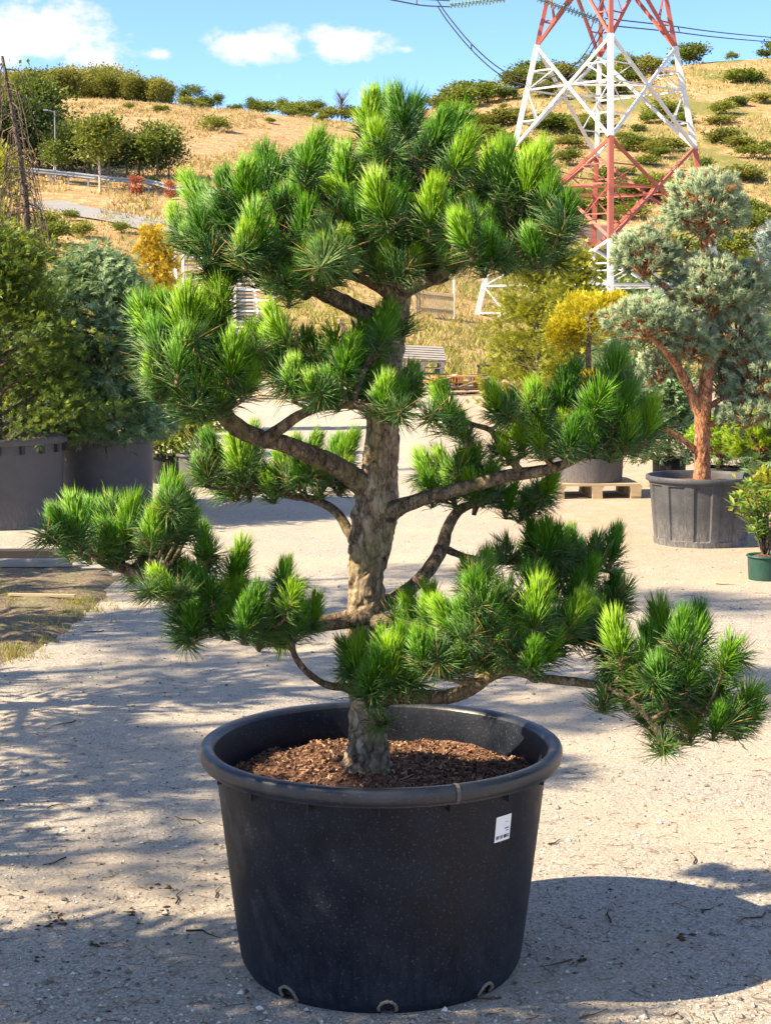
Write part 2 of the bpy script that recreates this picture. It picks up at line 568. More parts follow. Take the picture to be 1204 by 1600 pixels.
def pix_on_hill(px, py):
    """first terrain point seen along a pixel"""
    d = pixdir(px, py)
    y = 44.0
    while y < 300:
        s = y / d.y
        if CAM_Z + d.z * s <= terrain_z(d.x * s, y): break
        y += .25
    x = d.x * y / d.y
    return Vector((x, y, terrain_z(x, y)))


def build_terrain():
    ys = list(np.linspace(-60, 44, 53)) + list(np.arange(45, 130, 1.0)) + list(np.arange(130, 262, 2.0)) + [270, 285, 305, 330, 400, 600, 1200, 2500]
    us = np.unique(np.round(np.concatenate([np.linspace(-.3, .3, 141), np.linspace(-1.2, -.3, 18), np.linspace(.3, 1.2, 18), [-8, -4, -2, 2, 4, 8]]), 5))
    V = []; nu = len(us)
    for y in ys:
        w = max(y, 45)
        for u in us:
            x = u * w
            V.append((x, y, terrain_z(x, y) if y < 330 else terrain_z(x * 329 / y, 329)))
    Q = [[j * nu + i, j * nu + i + 1, (j + 1) * nu + i + 1, (j + 1) * nu + i] for j in range(len(ys) - 1) for i in range(nu - 1)]
    g = G(); g.quads(V, Q)
    o = obj('ground', g.mesh('ground', M['ground'], True))
    tag(o, 'pale gravel nursery yard running up into a dry grass hillside', kind='structure')


build_terrain()

# ------------------------------------------------------------------ big black pot
POT = Vector((px2m(595 - 602, 4.285), 4.285, 0))
POT_R, POT_H = 0.475, 0.595


def mat_pot(name, base, dust, speck=1.0, dustlow=.5, spec=.24, gloss=0.0):
    t = NT(name); v = t.pos((1, 1, 1), True)
    n = t.noise(v, 9, 6, .65); sp = t.noise(v, 160, 3, .8); vs = t.noise(t.pos((1, 1, .25), True), 60, 5, .7)
    c = t.mix(t.ramp(n, [(.4, 0), (.75, .16)]), base, dust)
    c = t.mix(t.ramp(sp, [(.60, 0), (.68, .5 * speck)]), c, [min(1, q * 1.8) for q in dust])
    sx = t.n('ShaderNodeSeparateXYZ'); t.l(v, sx.inputs[0])
    lw = t.n('ShaderNodeMapRange'); lw.inputs[1].default_value = .26; lw.inputs[2].default_value = 0
    lw.inputs[4].default_value = dustlow; t.l(sx.outputs[2], lw.inputs[0])
    c = t.mix(t.math('MULTIPLY', lw.outputs[0], t.ramp(vs, [(.4, .1), (.65, 1)])), c, dust)
    r = t.ramp(n, [(.3, .42 - gloss), (.7, .64 - gloss)])
    h = t.math('ADD', t.math('MULTIPLY', n, .5), t.math('MULTIPLY', sp, .25))
    return t.done(t.bsdf(c, r, t.bump(h, .25, .004), spec))


M['pot_black'] = mat_pot('black_pot_plastic', (.003, .0055, .0125), (.065, .075, .095), .95, .28)
M['pot_lip'] = mat_pot('black_pot_lip_plastic', (.008, .0115, .020), (.09, .10, .12), .6, .1, .55, .12)
M['pot_grey'] = mat_pot('grey_pot_plastic', (.085, .08, .087), (.21, .19, .175), .5, .6)
M['pot_dark'] = mat_pot('dark_pot_plastic', (.012, .013, .017), (.08, .075, .07), .5, .5)
M['pot_dusty'] = mat_pot('dusty_pot_plastic', (.055, .058, .068), (.26, .245, .23), .8, .8)
M['pot_green'] = mat_pot('green_pot_plastic', (.012, .06, .045), (.08, .10, .085), .4, .4)
M['label_white'] = mat_plain('label_paper', (.80, .82, .84), .45, .03, 40, bumpd=.0005)
M['ink'] = mat_plain('label_ink', (.03, .03, .035), .6, .2, 90, bumpd=.0002)
M['dirt'] = mat_plain('dry_dirt', (.21, .175, .135), .95, .45, 60, .1)


def build_main_pot():
    root = empty('plant_pot', POT, 'large round black plastic tub holding the layered green pine', 'pot')
    seg = 192
    rb = POT_R * .775; rt = POT_R * .925
    holes = [(-math.pi / 2 + .045, .024), (-math.pi / 2 - .68, .028), (-math.pi / 2 + .80, .024), (math.pi * .4, .026), (math.pi * .8, .026)]
    # outer wall with drain holes cut out of it
    zs = [0.0, .008, .014, .020, .026, .032, .038, .044, .05, .06, .09, .15, .25, .35, .45, .515, .53, .545, .560]
    def rad(z):
        r = rb + (rt - rb) * (z / POT_H) ** .92
        r += -.012 * math.exp(-(z / .018) ** 2)
        return r
    V = []; 
    for z in zs:
        for k in range(seg):
            a = 2 * math.pi * k / seg
            rr = rad(z) * (1 + .003 * mnoise.noise((math.cos(a) * 1.5, math.sin(a) * 1.5, z * 2)))
            V.append([rr * math.cos(a), rr * math.sin(a), z])
    Q = []
    for i in range(len(zs) - 1):
        for k in range(seg):
            a = 2 * math.pi * (k + .5) / seg; zc = (zs[i] + zs[i + 1]) / 2
            cut = False
            for (ha, hr) in holes:
                da = (a - ha + math.pi) % (2 * math.pi) - math.pi
                if (da * rb) ** 2 + ((zc - .016) * 1.0) ** 2 < hr ** 2 * .72: cut = True
            if not cut:
                k2 = (k + 1) % seg
                Q.append([i * seg + k, i * seg + k2, (i + 1) * seg + k2, (i + 1) * seg + k])
    g = G(); g.quads(V, Q)
    # inner wall down to below the soil, floor
    g.lathe([(rt - .004, .585), (rt - .012, .56), (rt - .014, .50), (rt - .022, .40), (rb - .01, .012), (.0, .012)], seg)
    obj('wall', autosmooth(g.mesh('pot_wall', M['pot_black'], True)), root)
    # rolled lip
    g = G()
    pr = [(rt - .006, .578), (rt + .000, .590), (rt + .010, .5965), (POT_R - .010, .5965), (POT_R - .003, .592), (POT_R, .584), (POT_R, .570), (POT_R - .002, .560), (POT_R - .006, .557),
          (POT_R - .007, .552), (rt + .006, .550), (rt - .004, .553)]
    g.lathe(pr, seg, rmod=lambda a, z, r: 1 + .002 * mnoise.noise((math.cos(a) * 2, math.sin(a) * 2, 5)))
    rim = obj('rim', autosmooth(g.mesh('pot_rim', M['pot_lip'], True), 50), root)
    # moulding seam across the lip
    a = -math.pi / 2 + .40
    g = G()
    for da, w in ((0, .010),):
        pts = [((r + .0022) if z > .556 else r + .001, z + (.0018 if z > .59 else 0)) for r, z in pr[1:-2]]
        V = []
        for r, z in pts:
            for s_ in (-.5, .5):
                aa = a + s_ * w / POT_R
                V.append([r * math.cos(aa), r * math.sin(aa), z])
        g.quads(V, [[2 * i, 2 * i + 1, 2 * i + 3, 2 * i + 2] for i in range(len(pts) - 1)])
    obj('lip_seam', g.mesh('lip_seam', M['pot_grey'], False), rim)
    # small ribs that carry the lip
    rg = G(); rg.box((0, 0, 0), (.012, .004, .03))
    rme = rg.mesh('lip_rib', M['pot_black'])
    for k in range(16):
        aa = -math.pi / 2 + .385 + 2 * math.pi * k / 16
        obj('lip_rib', rme, root, ((rt + .002) * math.cos(aa), (rt + .002) * math.sin(aa), .540), (0, 0, aa))
    # dried mud collars round the drain holes
    for (ha, hr) in holes:
        g = G(); P = []
        for k in range(25):
            b = math.pi * (k / 24) * 1.16 - .08 * math.pi
            da = math.cos(b) * hr * .92 / rb; z = max(.002, .016 + math.sin(b) * hr * .92)
            r = rad(z) + .001
            P.append((r * math.cos(ha + da), r * math.sin(ha + da), z))
        g.tube(P, [.0045 + .002 * mnoise.noise((k * .9, ha, 0)) for k in range(25)], 6)
        obj('drain_hole_collar', g.mesh('hole_collar', M['dirt'], True), root)
    # sticker with small print
    g = G()
    ac = -math.pi / 2 + math.atan2(790 - 595, 560) ; w, hgt = .056, .066
    ac = -math.pi / 2 + math.asin(min(.99, (791 - 595) * 4.0 / FPX / rad(.47)))
    NX, NZ = 8, 4; zc = .452
    V = []
    for j in range(NZ + 1):
        for i in range(NX + 1):
            z = zc + (j / NZ - .5) * hgt; aa = ac + (i / NX - .5) * w / rad(z); r = rad(z) + .0016
            V.append([r * math.cos(aa), r * math.sin(aa), z])
    g.quads(V, [[j * (NX + 1) + i, j * (NX + 1) + i + 1, (j + 1) * (NX + 1) + i + 1, (j + 1) * (NX + 1) + i] for j in range(NZ) for i in range(NX)])
    st = obj('sticker', g.mesh('sticker', M['label_white'], True), root)
    tag(st, 'small white printed sticker with black bars')
    g = G()
    def mark(u0, u1, v0, v1):
        P = []
        for (u, v_) in ((u0, v0), (u1, v0), (u1, v1), (u0, v1)):
            z = zc + (v_ - .5) * hgt; aa = ac + (u - .5) * w / rad(z); r = rad(z) + .0024
            P.append([r * math.cos(aa), r * math.sin(aa), z])
        g.quads(P, [[0, 1, 2, 3]])
    for (u0, n_, wd) in ((.08, 5, .03), (.34, 4, .025), (.56, 5, .04), (.80, 3, .03)):
        for q in range(n_): mark(u0 + q * .04, u0 + q * .04 + wd * .8, .10, .24)
    mark(.60, .86, .46, .50); mark(.68, .86, .37, .40); mark(.58, .80, .72, .735)
    obj('print', g.mesh('sticker_print', M['ink']), st)
    return root, rt


pot_root, POT_RT = build_main_pot()


def mat_soil():
    t = NT('peat_soil'); v = t.pos((1, 1, 1), True)
    n = t.noise(v, 70, 6, .7); n2 = t.noise(v, 7, 4)
    c = t.ramp(n, [(.3, (.035, .02, .014)), (.47, (.16, .085, .055)), (.62, (.32, .18, .12)), (.8, (.48, .30, .20))])
    c = t.mix(t.ramp(n2, [(.4, .55), (.55, 0)]), c, (.045, .027, .018))
    return t.done(t.bsdf(c, .95, t.bump(n, 1, .012), .1))


M['soil'] = mat_soil()
t_ = NT('bark_chip'); M['chip'] = t_.done(t_.bsdf(t_.ramp(t_.attr(), [(.0, (.025, .014, .010)), (.4, (.13, .07, .045)), (.75, (.32, .18, .115)), (1, (.50, .33, .21))]), .9, None, .15))
SOIL_Z = .505


def soil_height(x, y):
    r = math.hypot(x, y)
    return SOIL_Z + .028 * math.exp(-(r / .12) ** 2) - .012 * (r / .43) ** 2 + .016 * mnoise.noise((x * 9, y * 9, 1)) + .008 * mnoise.noise((x * 28, y * 28, 4))


def build_soil():
    root = empty('potting_soil', POT, 'reddish brown peat and bark soil filling the big black tub', 'soil')
    rr = POT_RT - .014
    g = G(); V = [[0, 0, soil_height(0, 0)]]; nr, ns = 40, 110
    for i in range(1, nr + 1):
        for k in range(ns):
            r = rr * i / nr; a = 2 * math.pi * k / ns
            V.append([r * math.cos(a), r * math.sin(a), soil_height(r * math.cos(a), r * math.sin(a))])
    F = [[0, 1 + k, 1 + (k + 1) % ns] for k in range(ns)]
    for i in range(nr - 1):
        for k in range(ns):
            a, b = 1 + i * ns + k, 1 + i * ns + (k + 1) % ns
            F += [[a, a + ns, b + ns], [a, b + ns, b]]
    g.add(V, F)
    obj('soil_surface', g.mesh('soil_surface', M['soil'], True), root)
    g = G()
    for i in range(5200):
        r = (rr - .008) * math.sqrt(RNG.random()); a = RNG.random() * 6.283
        x, y = r * math.cos(a), r * math.sin(a); s = RNG.uniform(.0018, .0062) * (1.6 if RNG.random() < .08 else 1)
        q = Quaternion((RNG.gauss(0, 1), RNG.gauss(0, 1), RNG.gauss(0, 1), RNG.gauss(0, 1))).normalized()
        g.box((x, y, soil_height(x, y) + s * .2), (s * 1.9, s * .9, s * .5), q, 0, RNG.random())
    for i in range(130):   # dry needles and straw
        r = (rr - .05) * math.sqrt(RNG.random()); a = RNG.random() * 6.283; x, y = r * math.cos(a), r * math.sin(a)
        b = RNG.random() * 6.283; ln = RNG.uniform(.02, .06); z = soil_height(x, y) + .004
        P = [(x + math.cos(b) * ln * q, y + math.sin(b) * ln * q, z + .006 * math.sin(q * 3)) for q in (-.5, 0, .5)]
        g.tube(P, .0009, 3, 0, RNG.uniform(.75, 1))
    o = obj('bark_chips', g.mesh('bark_chips', M['chip']), root); o['kind'] = 'stuff'


build_soil()

# ------------------------------------------------------------------ the layered pine
TREE_Y = POT.y
TREE_BASE = Vector((px2m(573 - 602, TREE_Y), TREE_Y - .02, SOIL_Z - .03))


def tree_pt(px, py, dy=0.0):
    return at(px, py, TREE_Y + dy) - TREE_BASE


def make_shoot(seed, n_new=300, n_old=110, spread=1.0, dry=0.06, new_len=.45, old_len=.52, bald=False):
    """one shoot of height 1: woody stem, a brush of new needles, a skirt of last year's needles"""
    rg = np.random.default_rng(seed); g = G()
    g.tube([(0, 0, -.12), (0, 0, 0), (0, 0, .35 if not bald else .15), (0, 0, .60 if not bald else .24)], [.040, .036, .030, .010] if not bald else [.028, .026, .02, .006], 7, 2)
    n = n_new
    if not bald:
        z = .08 + .52 * rg.random(n) ** .85
        a = rg.random(n) * 2 * math.pi
        f = (z - .08) / .52
        th = np.radians((49 - 33 * f) * spread + rg.normal(0, 7, n))
        D = np.stack([np.sin(th) * np.cos(a), np.sin(th) * np.sin(a), np.cos(th)], 1)
        B = np.stack([np.cos(a) * .028, np.sin(a) * .028, z], 1)
        L = new_len * (1 - .12 * f) * rg.uniform(.8, 1.1, n)
        V, F = needles(B, D, L, rg.uniform(.0145, .0195, n), -.12, rg)
        g.add(V, F, 0, np.repeat(np.clip(.30 + .45 * f + rg.normal(0, .16, n), 0, 1), 7))
    n = n_old
    z = -.14 + .36 * rg.random(n); a = rg.random(n) * 2 * math.pi
    th = np.radians(rg.uniform(34, 88, n))
    D = np.stack([np.sin(th) * np.cos(a), np.sin(th) * np.sin(a), np.cos(th)], 1)
    B = np.stack([np.cos(a) * .032, np.sin(a) * .032, z], 1)
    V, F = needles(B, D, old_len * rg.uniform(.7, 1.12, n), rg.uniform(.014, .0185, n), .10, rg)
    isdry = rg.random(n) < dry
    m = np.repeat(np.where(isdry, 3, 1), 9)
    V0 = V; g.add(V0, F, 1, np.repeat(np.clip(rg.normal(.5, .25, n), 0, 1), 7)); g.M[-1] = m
    return g.mesh('needle_tuft', [M['needle'], M['needle_old'], M['shoot'], M['needle_dry']], True)


SHOOTS = [make_shoot(s, RNG.randint(250, 310), RNG.randint(100, 140), RNG.uniform(.82, 1.08), dry=RNG.choice([.0, .02, .05])) for s in range(7)]
OPEN_SHOOTS = [make_shoot(50 + s, 170, 90, 1.55, .04, .46) for s in range(4)]
OLD_SHOOTS = [make_shoot(80 + s, 0, 150, 1, .03, .4, .62, True) for s in range(3)]


def bark_disp(p, f, a):
    w = Vector((mnoise.noise(p * 18), mnoise.noise(p * 18 + Vector((9, 3, 1))), mnoise.noise(p * 14 + Vector((2, 7, 5))))) * .9
    v = Vector((p.x * 27, p.y * 27, p.z * 13)) + w
    d = mnoise.voronoi(v)[0]
    e = min(1, max(0, (d[1] - d[0]) / .28)); e = e * e * (3 - 2 * e)
    return .88 + .14 * e + .07 * mnoise.noise(v * .35) + .07 * mnoise.noise(v * 2.2) + .04 * mnoise.noise(v * 5)


def build_pine():
    root = empty('pine_tree', TREE_BASE, 'layered green pine trained into cloud pads, growing in the big black tub', 'tree')
    S = TREE_Y / FPX
    # trunk -----------------------------------------------------------
    tr = [(574, 1222, 104), (573, 1200, 84), (574, 1165, 68), (573, 1120, 58), (571, 1080, 53), (570, 1030, 56), (571, 980, 60), (572, 930, 57), (573, 885, 60), (578, 845, 68),
          (586, 795, 72), (592, 745, 60), (598, 690, 54), (601, 630, 50), (605, 570, 48), (611, 515, 50), (619, 470, 46), (624, 435, 48), (625, 405, 34), (616, 360, 24), (608, 300, 18), (604, 240, 13)]
    pts = [(*tree_pt(x, y, .0 if y > 500 else .02), w * S / 2) for x, y, w in tr]
    C = spline(pts, 330)
    g = G()
    def dsp(p, f, a):
        fl = 1 + (.20 * max(0, math.sin(a * 3 + 1)) * max(0, 1 - f / .05))
        return bark_disp(p, f, a) * fl
    g.tube(C[:, :3].tolist(), C[:, 3].tolist(), 84, disp=dsp)
    obj('trunk', g.mesh('pine_trunk', M['bark'], True), root)
    # branches: path rows are (px, py, width px, depth m)
    BR = {
        'left_mid': [[(592, 778, 50, 0), (560, 752, 40, -.02), (525, 728, 34, -.05), (480, 708, 31, -.08), (440, 692, 29, -.11), (405, 684, 29, -.13), (365, 664, 30, -.15), (335, 628, 28, -.16), (312, 590, 22, -.17), (290, 545, 14, -.17)],
                     [(335, 628, 20, -.16), (355, 590, 16, -.14), (372, 560, 10, -.13)], [(312, 590, 16, -.17), (270, 570, 12, -.2), (245, 540, 8, -.22)]],
        'left_front': [[(412, 688, 24, -.13), (440, 668, 19, -.16), (470, 648, 17, -.19), (505, 634, 17, -.22), (550, 632, 15, -.24), (600, 640, 11, -.24), (622, 632, 8, -.23)], [(505, 634, 13, -.22), (480, 600, 11, -.2), (440, 560, 9, -.18), (415, 530, 7, -.17)], [(550, 632, 11, -.24), (565, 590, 9, -.2), (585, 540, 8, -.16)]],
        'left_back': [[(556, 850, 24, .05), (546, 832, 19, .08), (525, 800, 16, .12), (490, 781, 15, .17), (440, 772, 13, .22), (390, 758, 12, .26), (345, 735, 9, .3)], [(490, 781, 12, .17), (515, 750, 9, .2), (530, 725, 7, .22)]],
        'right_mid': [[(596, 808, 44, -.02), (630, 790, 27, -.05), (665, 778, 24, -.08), (705, 768, 22, -.11), (750, 755, 21, -.14), (800, 742, 21, -.17), (845, 736, 19, -.2), (890, 722, 14, -.22), (930, 700, 10, -.23), (975, 675, 7, -.23)],
                      [(815, 740, 15, -.18), (795, 715, 12, -.19), (778, 690, 11, -.2), (765, 672, 9, -.21), (735, 662, 8, -.22), (712, 650, 6, -.22), (695, 640, 5, -.22)], [(778, 690, 9, -.2), (810, 670, 8, -.2), (850, 655, 7, -.2)]],
        'right_back_mid': [[(640, 785, 16, .02), (680, 775, 13, .12), (720, 762, 12, .2), (770, 765, 10, .25), (830, 772, 8, .28)]],
        'right_hook': [[(582, 950, 34, .05), (615, 935, 26, .08), (652, 910, 25, .12), (675, 882, 25, .15), (690, 855, 24, .18), (698, 828, 21, .2), (712, 802, 18, .22), (728, 791, 16, .23), (742, 789, 13, .24), (740, 805, 8, .24)],
                       [(690, 855, 16, .18), (715, 866, 13, .2), (745, 874, 12, .22), (800, 878, 11, .25), (870, 882, 10, .28), (935, 878, 8, .3), (960, 900, 6, .3)]],
        'left_low': [[(566, 965, 36, -.03), (535, 974, 20, -.06), (480, 981, 18, -.1), (420, 984, 17, -.14), (360, 975, 15, -.17), (310, 955, 14, -.19), (270, 930, 13, -.2), (235, 903, 15, -.2), (205, 892, 19, -.2), (165, 876, 20, -.21), (135, 855, 15, -.22), (110, 832, 10, -.22)],
                     [(205, 892, 14, -.2), (235, 860, 11, -.12), (262, 825, 9, -.08)], [(560, 955, 24, .03), (530, 962, 15, .08), (490, 968, 12, .12), (450, 955, 9, .12)]],
        'left_loop': [[(566, 1078, 22, -.04), (540, 1074, 15, -.07), (510, 1070, 12, -.1), (482, 1052, 11, -.13), (462, 1028, 10, -.15), (455, 1005, 8, -.15), (440, 985, 7, -.14)]],
        'front_stub': [[(570, 1075, 26, -.04), (585, 1060, 16, -.12), (590, 1040, 12, -.18), (580, 1020, 9, -.2)], [(585, 1060, 12, -.12), (620, 1050, 10, -.16), (640, 1035, 8, -.18)]],
        'right_low': [[(575, 1098, 36, 0), (612, 1090, 26, -.05), (655, 1089, 24, -.1), (700, 1088, 25, -.15), (735, 1076, 24, -.19), (765, 1056, 20, -.22), (800, 1048, 17, -.24), (850, 1060, 15, -.27), (905, 1066, 14, -.3), (950, 1075, 12, -.32), (990, 1098, 12, -.34), (1020, 1130, 13, -.35), (1040, 1165, 12, -.36)],
                      [(575, 972, 32, -.02), (620, 972, 20, -.08), (660, 985, 15, -.12), (700, 1000, 12, -.15)], [(735, 1076, 14, -.19), (748, 1050, 12, -.18), (760, 1020, 9, -.17)],
                      [(610, 1060, 14, -.04), (660, 1052, 14, -.1), (710, 1048, 13, -.14), (750, 1040, 10, -.17), (830, 1010, 8, -.22)], [(990, 1098, 9, -.34), (1040, 1092, 9, -.33), (1100, 1112, 9, -.33), (1150, 1118, 8, -.33), (1172, 1105, 6, -.33)],
                      [(950, 1075, 9, -.32), (990, 1040, 8, -.28), (1030, 1005, 7, -.25)]],
        'top_left': [[(614, 515, 40, .0), (580, 495, 30, -.02), (540, 474, 28, -.05), (500, 455, 25, -.08), (460, 432, 20, -.1), (415, 412, 14, -.12), (370, 392, 10, -.14), (320, 365, 7, -.15)], [(500, 455, 16, -.08), (495, 410, 13, -.1), (505, 360, 11, -.14), (508, 310, 9, -.16)], [(415, 412, 10, -.12), (400, 370, 8, -.06), (390, 320, 7, 0)]],
        'top_mid': [[(620, 470, 30, .0), (600, 455, 19, -.04), (575, 440, 16, -.07), (545, 430, 14, -.1), (510, 420, 10, -.12)], [(624, 420, 26, .02), (600, 385, 16, .08), (560, 350, 12, .14), (530, 310, 9, .18)], [(624, 420, 24, 0), (650, 380, 14, -.08), (665, 340, 11, -.13), (668, 300, 8, -.15)], [(606, 290, 14, .02), (640, 250, 10, .03), (690, 230, 8, .05)]],
        'top_right': [[(628, 450, 40, 0), (655, 443, 25, -.03), (685, 430, 22, -.06), (708, 412, 21, -.09), (735, 402, 20, -.11), (785, 398, 18, -.14), (835, 385, 13, -.16), (870, 355, 8, -.17)], [(735, 402, 14, -.11), (755, 360, 11, -.06), (775, 310, 9, -.02)], [(785, 398, 10, -.14), (830, 350, 9, -.02), (845, 300, 7, .03)]],
    }
    # shoots: (px, py of the brush's middle, height px)
    TU = {
        'top_mid': (0.0, [(600, 182, 125), (578, 168, 80), (642, 178, 100), (622, 160, 75), (588, 220, 85), (690, 195, 80), (710, 205, 118), (728, 230, 80), (668, 220, 70), (612, 250, 80), (575, 262, 85), (540, 250, 75), (640, 255, 92), (665, 268, 92), (720, 265, 85),
                          (590, 300, 90), (622, 312, 85), (555, 330, 85), (645, 335, 85), (678, 310, 90), (598, 350, 70), (690, 350, 70), (650, 380, 60), (560, 385, 60), (525, 300, 80), (545, 285, 75), (600, 395, 60), (622, 385, 66), (645, 405, 58), (580, 402, 60), (655, 355, 72), (625, 350, 72), (670, 395, 60)]),
        'top_left': (-.06, [(505, 262, 120), (490, 230, 78), (465, 255, 85), (432, 262, 88), (412, 256, 96), (385, 278, 85), (352, 292, 82), (300, 295, 84), (276, 340, 66), (312, 345, 76), (345, 330, 80), (372, 345, 84), (400, 348, 90), (436, 335, 95), (458, 308, 92), (440, 400, 80),
                            (330, 378, 64), (365, 395, 66), (480, 340, 82), (512, 330, 85), (400, 405, 60), (478, 400, 70), (530, 380, 65), (325, 310, 70), (295, 365, 52), (505, 420, 56), (455, 440, 52), (385, 310, 80), (420, 370, 70), (470, 290, 78), (350, 402, 58), (420, 418, 58), (475, 428, 54), (540, 412, 58), (500, 392, 62), (450, 372, 68), (385, 372, 66)]),
        'top_right': (-.04, [(770, 262, 95), (790, 248, 84), (806, 272, 92), (832, 268, 96), (846, 248, 84), (750, 285, 85), (822, 300, 74), (868, 325, 94), (884, 330, 84), (850, 355, 72), (735, 335, 85), (770, 338, 85), (802, 350, 76), (706, 330, 85), (730, 372, 60), (765, 375, 64), (830, 375, 64), (795, 300, 80), (860, 290, 70), (700, 385, 56), (800, 388, 52), (870, 370, 56), (690, 398, 56), (745, 392, 56), (780, 386, 56), (850, 382, 52), (720, 355, 70), (760, 352, 70), (820, 340, 70)]),
        'left_mid': (-.17, [(233, 500, 96), (264, 488, 92), (296, 488, 124), (326, 495, 108), (346, 455, 76), (262, 560, 86), (250, 530, 90), (300, 575, 110), (332, 545, 70), (368, 545, 92), (392, 530, 84), (355, 572, 80), (378, 575, 78), (222, 480, 78), (240, 580, 66), (345, 602, 64), (300, 610, 58), (270, 610, 56), (318, 520, 80), (285, 540, 80), (330, 470, 76), (395, 580, 60)]),
        'left_front': (-.2, [(408, 520, 70), (430, 498, 74), (450, 545, 66), (478, 535, 72), (500, 552, 74), (522, 525, 70), (565, 532, 88), (592, 510, 86), (606, 498, 78), (540, 590, 66), (512, 598, 66), (602, 606, 66), (622, 616, 64), (638, 590, 66), (460, 580, 66), (485, 600, 60), (570, 605, 64), (545, 550, 78), (582, 565, 76), (430, 560, 60), (650, 600, 50), (420, 535, 64)]),
        'left_back': (.24, [(330, 696, 74), (370, 702, 84), (350, 735, 80), (400, 722, 76), (440, 724, 74), (490, 695, 66), (526, 702, 78), (546, 694, 76), (312, 726, 56), (420, 745, 62), (470, 725, 66), (505, 735, 66), (460, 700, 64), (395, 680, 64), (540, 735, 60), (375, 750, 56)]),
        'right_mid': (-.2, [(690, 622, 76), (716, 655, 62), (770, 618, 66), (800, 642, 84), (836, 622, 76), (880, 602, 76), (896, 585, 66), (940, 615, 84), (960, 580, 104), (976, 625, 84), (1000, 652, 84), (1016, 645, 74), (950, 668, 72), (905, 642, 84), (850, 662, 76), (836, 672, 60), (880, 668, 64), (920, 672, 62), (985, 662, 66), (812, 668, 64), (932, 650, 76), (865, 630, 74), (785, 690, 50), (900, 668, 64), (960, 650, 70)]),
        'right_back_mid': (.22, [(662, 725, 76), (690, 722, 78), (720, 722, 84), (742, 714, 76), (766, 742, 74), (800, 770, 60), (840, 768, 62), (702, 752, 62), (670, 752, 60), (820, 780, 58), (860, 752, 62), (735, 750, 60), (780, 755, 60)]),
        'right_hook': (.25, [(790, 852, 64), (830, 828, 66), (852, 836, 82), (890, 845, 74), (930, 855, 74), (960, 842, 76), (880, 870, 60), (922, 890, 72), (958, 910, 74), (976, 920, 70), (820, 862, 58), (940, 930, 64), (900, 910, 64), (870, 838, 70), (905, 862, 66), (860, 900, 60)]),
        'left_low': (-.18, [(225, 872, 66), (262, 848, 70), (318, 842, 70), (375, 868, 80), (445, 890, 58), (492, 945, 60), (470, 958, 62), (282, 940, 86), (312, 905, 74), (342, 925, 80), (372, 930, 80), (402, 935, 74), (432, 950, 80), (300, 962, 70), (250, 905, 62), (352, 955, 64), (412, 970, 64), (460, 925, 62), (325, 945, 70), (385, 958, 64), (290, 890, 60),
                            (116, 802, 84), (92, 812, 72), (146, 805, 82), (176, 798, 84), (206, 805, 94), (268, 775, 96), (286, 795, 82), (252, 802, 64), (132, 838, 60), (170, 838, 70), (100, 838, 58), (222, 832, 62), (300, 812, 52), (240, 815, 66), (190, 845, 60), (270, 822, 60)]),
        'front_stub': (-.2, [(560, 1022, 92), (590, 1042, 92), (540, 1015, 64), (612, 1022, 84), (642, 1032, 82), (575, 1062, 66), (625, 1000, 70), (600, 1000, 64)]),
        'right_low': (-.22, [(640, 945, 76), (672, 935, 74), (632, 975, 62), (692, 955, 74), (740, 922, 84), (730, 894, 66), (760, 878, 66), (756, 942, 92), (790, 925, 84), (830, 905, 86), (842, 935, 92), (872, 962, 84), (888, 972, 90), (802, 975, 84), (812, 995, 74), (702, 992, 80), (682, 1012, 72), (752, 1002, 80), (782, 1012, 64), (860, 1002, 74), (722, 962, 76), (655, 1002, 62), (906, 945, 74), (835, 1018, 62), (770, 965, 78), (720, 1020, 60),
                             (936, 965, 84), (962, 985, 84), (912, 960, 66), (1030, 965, 92), (1010, 1002, 82), (1066, 975, 76), (1086, 992, 86), (1092, 965, 74), (1140, 1015, 76), (1134, 1052, 82), (970, 1052, 80), (992, 1035, 66), (1030, 1052, 82), (1052, 1042, 74), (1092, 1080, 82), (1170, 1090, 88), (1182, 1108, 60), (1062, 1092, 74), (1022, 1102, 70), (1082, 1118, 62), (1122, 1118, 58), (1002, 1082, 62), (950, 1015, 66), (1150, 1112, 58), (1045, 1010, 70), (1080, 1040, 66)]),
    }
    down = [('left_low', 440, 1000, 70, -.12), ('left_low', 290, 985, 66, -.2), ('left_low', 420, 995, 66, -.14), ('front_stub', 603, 1095, 84, -.14), ('right_low', 1040, 1150, 66, -.36), ('right_low', 1010, 1130, 64, -.35), ('right_low', 1060, 1140, 60, -.34),
            ('left_mid', 235, 600, 66, -.2), ('left_mid', 300, 640, 60, -.18), ('top_left', 420, 425, 62, -.1), ('top_right', 780, 400, 60, -.15), ('top_right', 850, 385, 60, -.16), ('right_low', 840, 1040, 56, -.24), ('right_low', 960, 1085, 56, -.32)]
    for key, paths in BR.items():
        g = G(); lines = []
        for path in paths:
            P = [(*tree_pt(x, y, d), w * S / 2) for x, y, w, d in path]
            C = spline(P, len(P) * 7)
            g.tube(C[:, :3].tolist(), C[:, 3].tolist(), 14, disp=lambda p, f, a: .93 + .10 * mnoise.noise(p * 60) + .08 * mnoise.noise(p * 25))
            lines.append(C)
        allp = np.concatenate(lines)
        spots = []
        d0, lst = TU.get(key, (0, []))
        if lst:
            cx = np.mean([q[0] for q in lst]); cy = np.mean([q[1] for q in lst]); wx = max(40, np.ptp([q[0] for q in lst]) / 2)
